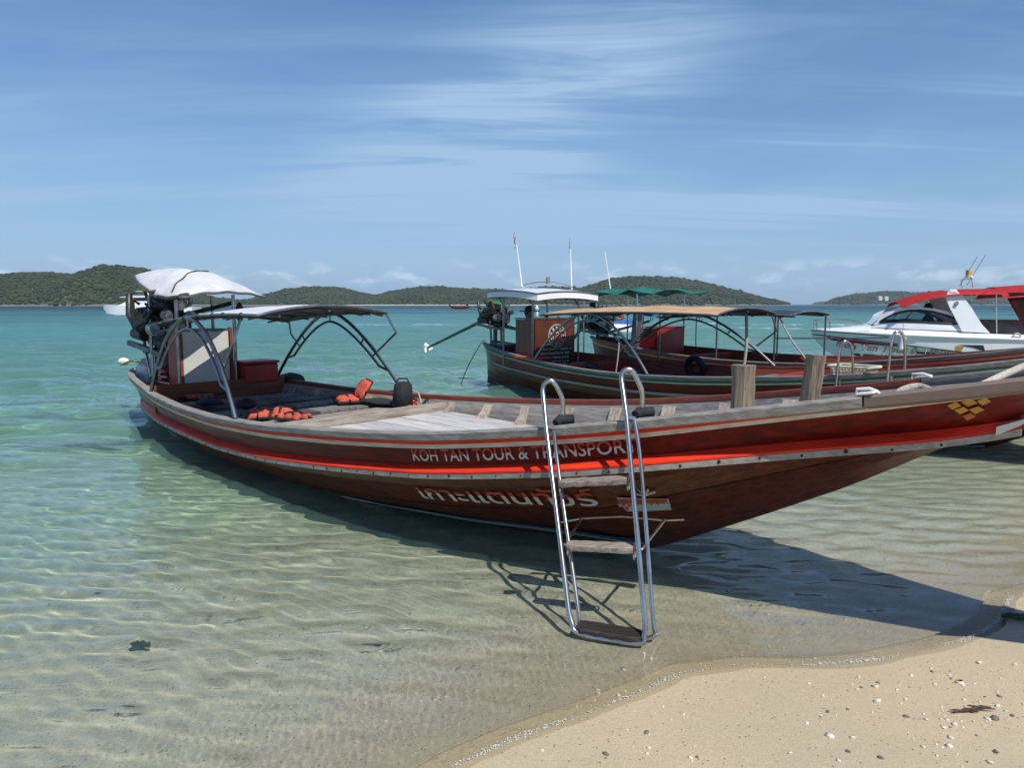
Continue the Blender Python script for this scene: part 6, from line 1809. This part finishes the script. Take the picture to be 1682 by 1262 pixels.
# foam bubbles along the swash edge
V_ = []
pts = []
for (ax, ay), (bx, by) in zip(SHORE[5:-4], SHORE[6:-3]):
    d = math.hypot(bx - ax, by - ay)
    for _ in range(int(d * 1500)):
        u = random.random(); pts.append((ax + (bx - ax) * u, ay + (by - ay) * u))
pts = np.array(pts); n_ = len(pts)
off = np.abs(rng.normal(0, .011, n_)) + .012 * (fbm(pts[:, 0] * 6, pts[:, 1] * 6, 77, 2) - .5)
pts = pts + rng.normal(0, .006, (n_, 2)); pts[:, 1] += off
keep_ = rng.random(n_) < np.clip((fbm(pts[:, 0] * 2.6, pts[:, 1] * 2.6, 78, 3) - .34) * 3.0, .05, 1)
pts = pts[keep_]; n_ = len(pts)
zz_, _s = sand_z(pts[:, 0], pts[:, 1])
rad = np.exp(rng.normal(math.log(.0014), .4, n_)).clip(.0007, .003)
V_ = ICO_V[None] * rad[:, None, None] + np.stack([pts[:, 0], pts[:, 1], np.maximum(zz_, .002) + rad * .5], -1)[:, None, :]
o = raw_mesh('foam_edge', V_.reshape(-1, 3), (ICO_F[None] + (np.arange(n_) * 12)[:, None, None]).reshape(-1, 3), M['foam']); o['kind'] = 'stuff'


def debris(name, label, cat, px, py, n, r, L, mt, seed):
    R = random.Random(seed); g_ = ground(px, py, .08); z = z_at(g_[0], g_[1]); g_ = ground(px, py, z)
    mb = MB()
    for k in range(n):
        a = R.uniform(-.5, .5); d = Vector((math.cos(a), math.sin(a), 0)) * L * R.uniform(.3, 1) * .5
        c = Vector((R.uniform(-.5, .5) * L, R.uniform(-.3, .3) * L * .5, r + R.uniform(0, r)))
        mb.tube([c - d, c + Vector((0, R.uniform(-.1, .1) * L, r * R.uniform(0, 1.2))), c + d], [r * .4, r, r * .3], 6)
    o = mb.build(name, mt, None, True); o.location = (g_[0], g_[1], z)
    return tag(o, label, cat)


debris('seaweed_clump', 'green weed clump washed up at the water edge', 'seaweed', 1668, 1019, 26, .009, .10, M['weed'], 3)
debris('dry_twig', 'dark brown dry twig lying among the shell fragments', 'twig', 1600, 1169, 5, .006, .10, M['twig'], 4)
debris('leaf_scrap', 'dark brown leaf scrap left of the dry twig', 'leaf', 1576, 1170, 6, .0035, .06, M['twig'], 6)
debris('twig', 'small black twig lying above the shell fragments', 'twig', 1573, 1120, 1, .005, .05, M['twig'], 7)
debris('shell', 'dark shell lying on the sea bed in the shallows', 'shell', 234, 1082, 5, .02, .07, M['weed'], 8)

# ------------------------------------------------------------------ sea air
hz = bpy.data.materials.new('haze'); hz.use_nodes = True
t = NT(hz.node_tree); hz.node_tree.nodes.clear()
pv = t.n('ShaderNodeVolumePrincipled'); pv.inputs['Color'].default_value = (.80, .90, 1.0, 1); pv.inputs['Density'].default_value = 0.00011; pv.inputs['Anisotropy'].default_value = 0.25
ho = t.n('ShaderNodeOutputMaterial'); t.t.links.new(pv.outputs[0], ho.inputs['Volume'])
mb = MB(); mb.box((0, 2500, 52), (9000, 9400, 120)); o = mb.build('haze', hz); o['kind'] = 'stuff'

# what stands or lies in the shallows also takes the light bent by the water
for o in bpy.data.objects:
    r = o
    while r.parent: r = r.parent
    if r.name.split('.')[0] in ('shell_grit', 'dark_grit', 'shell', 'boarding_ladder') or (r.name == 'longtail_boat' and o.name.split('.')[0] in ('strake', 'bottom_paint', 'waterline_stripe')):
        o.cycles.is_caustics_receiver = True
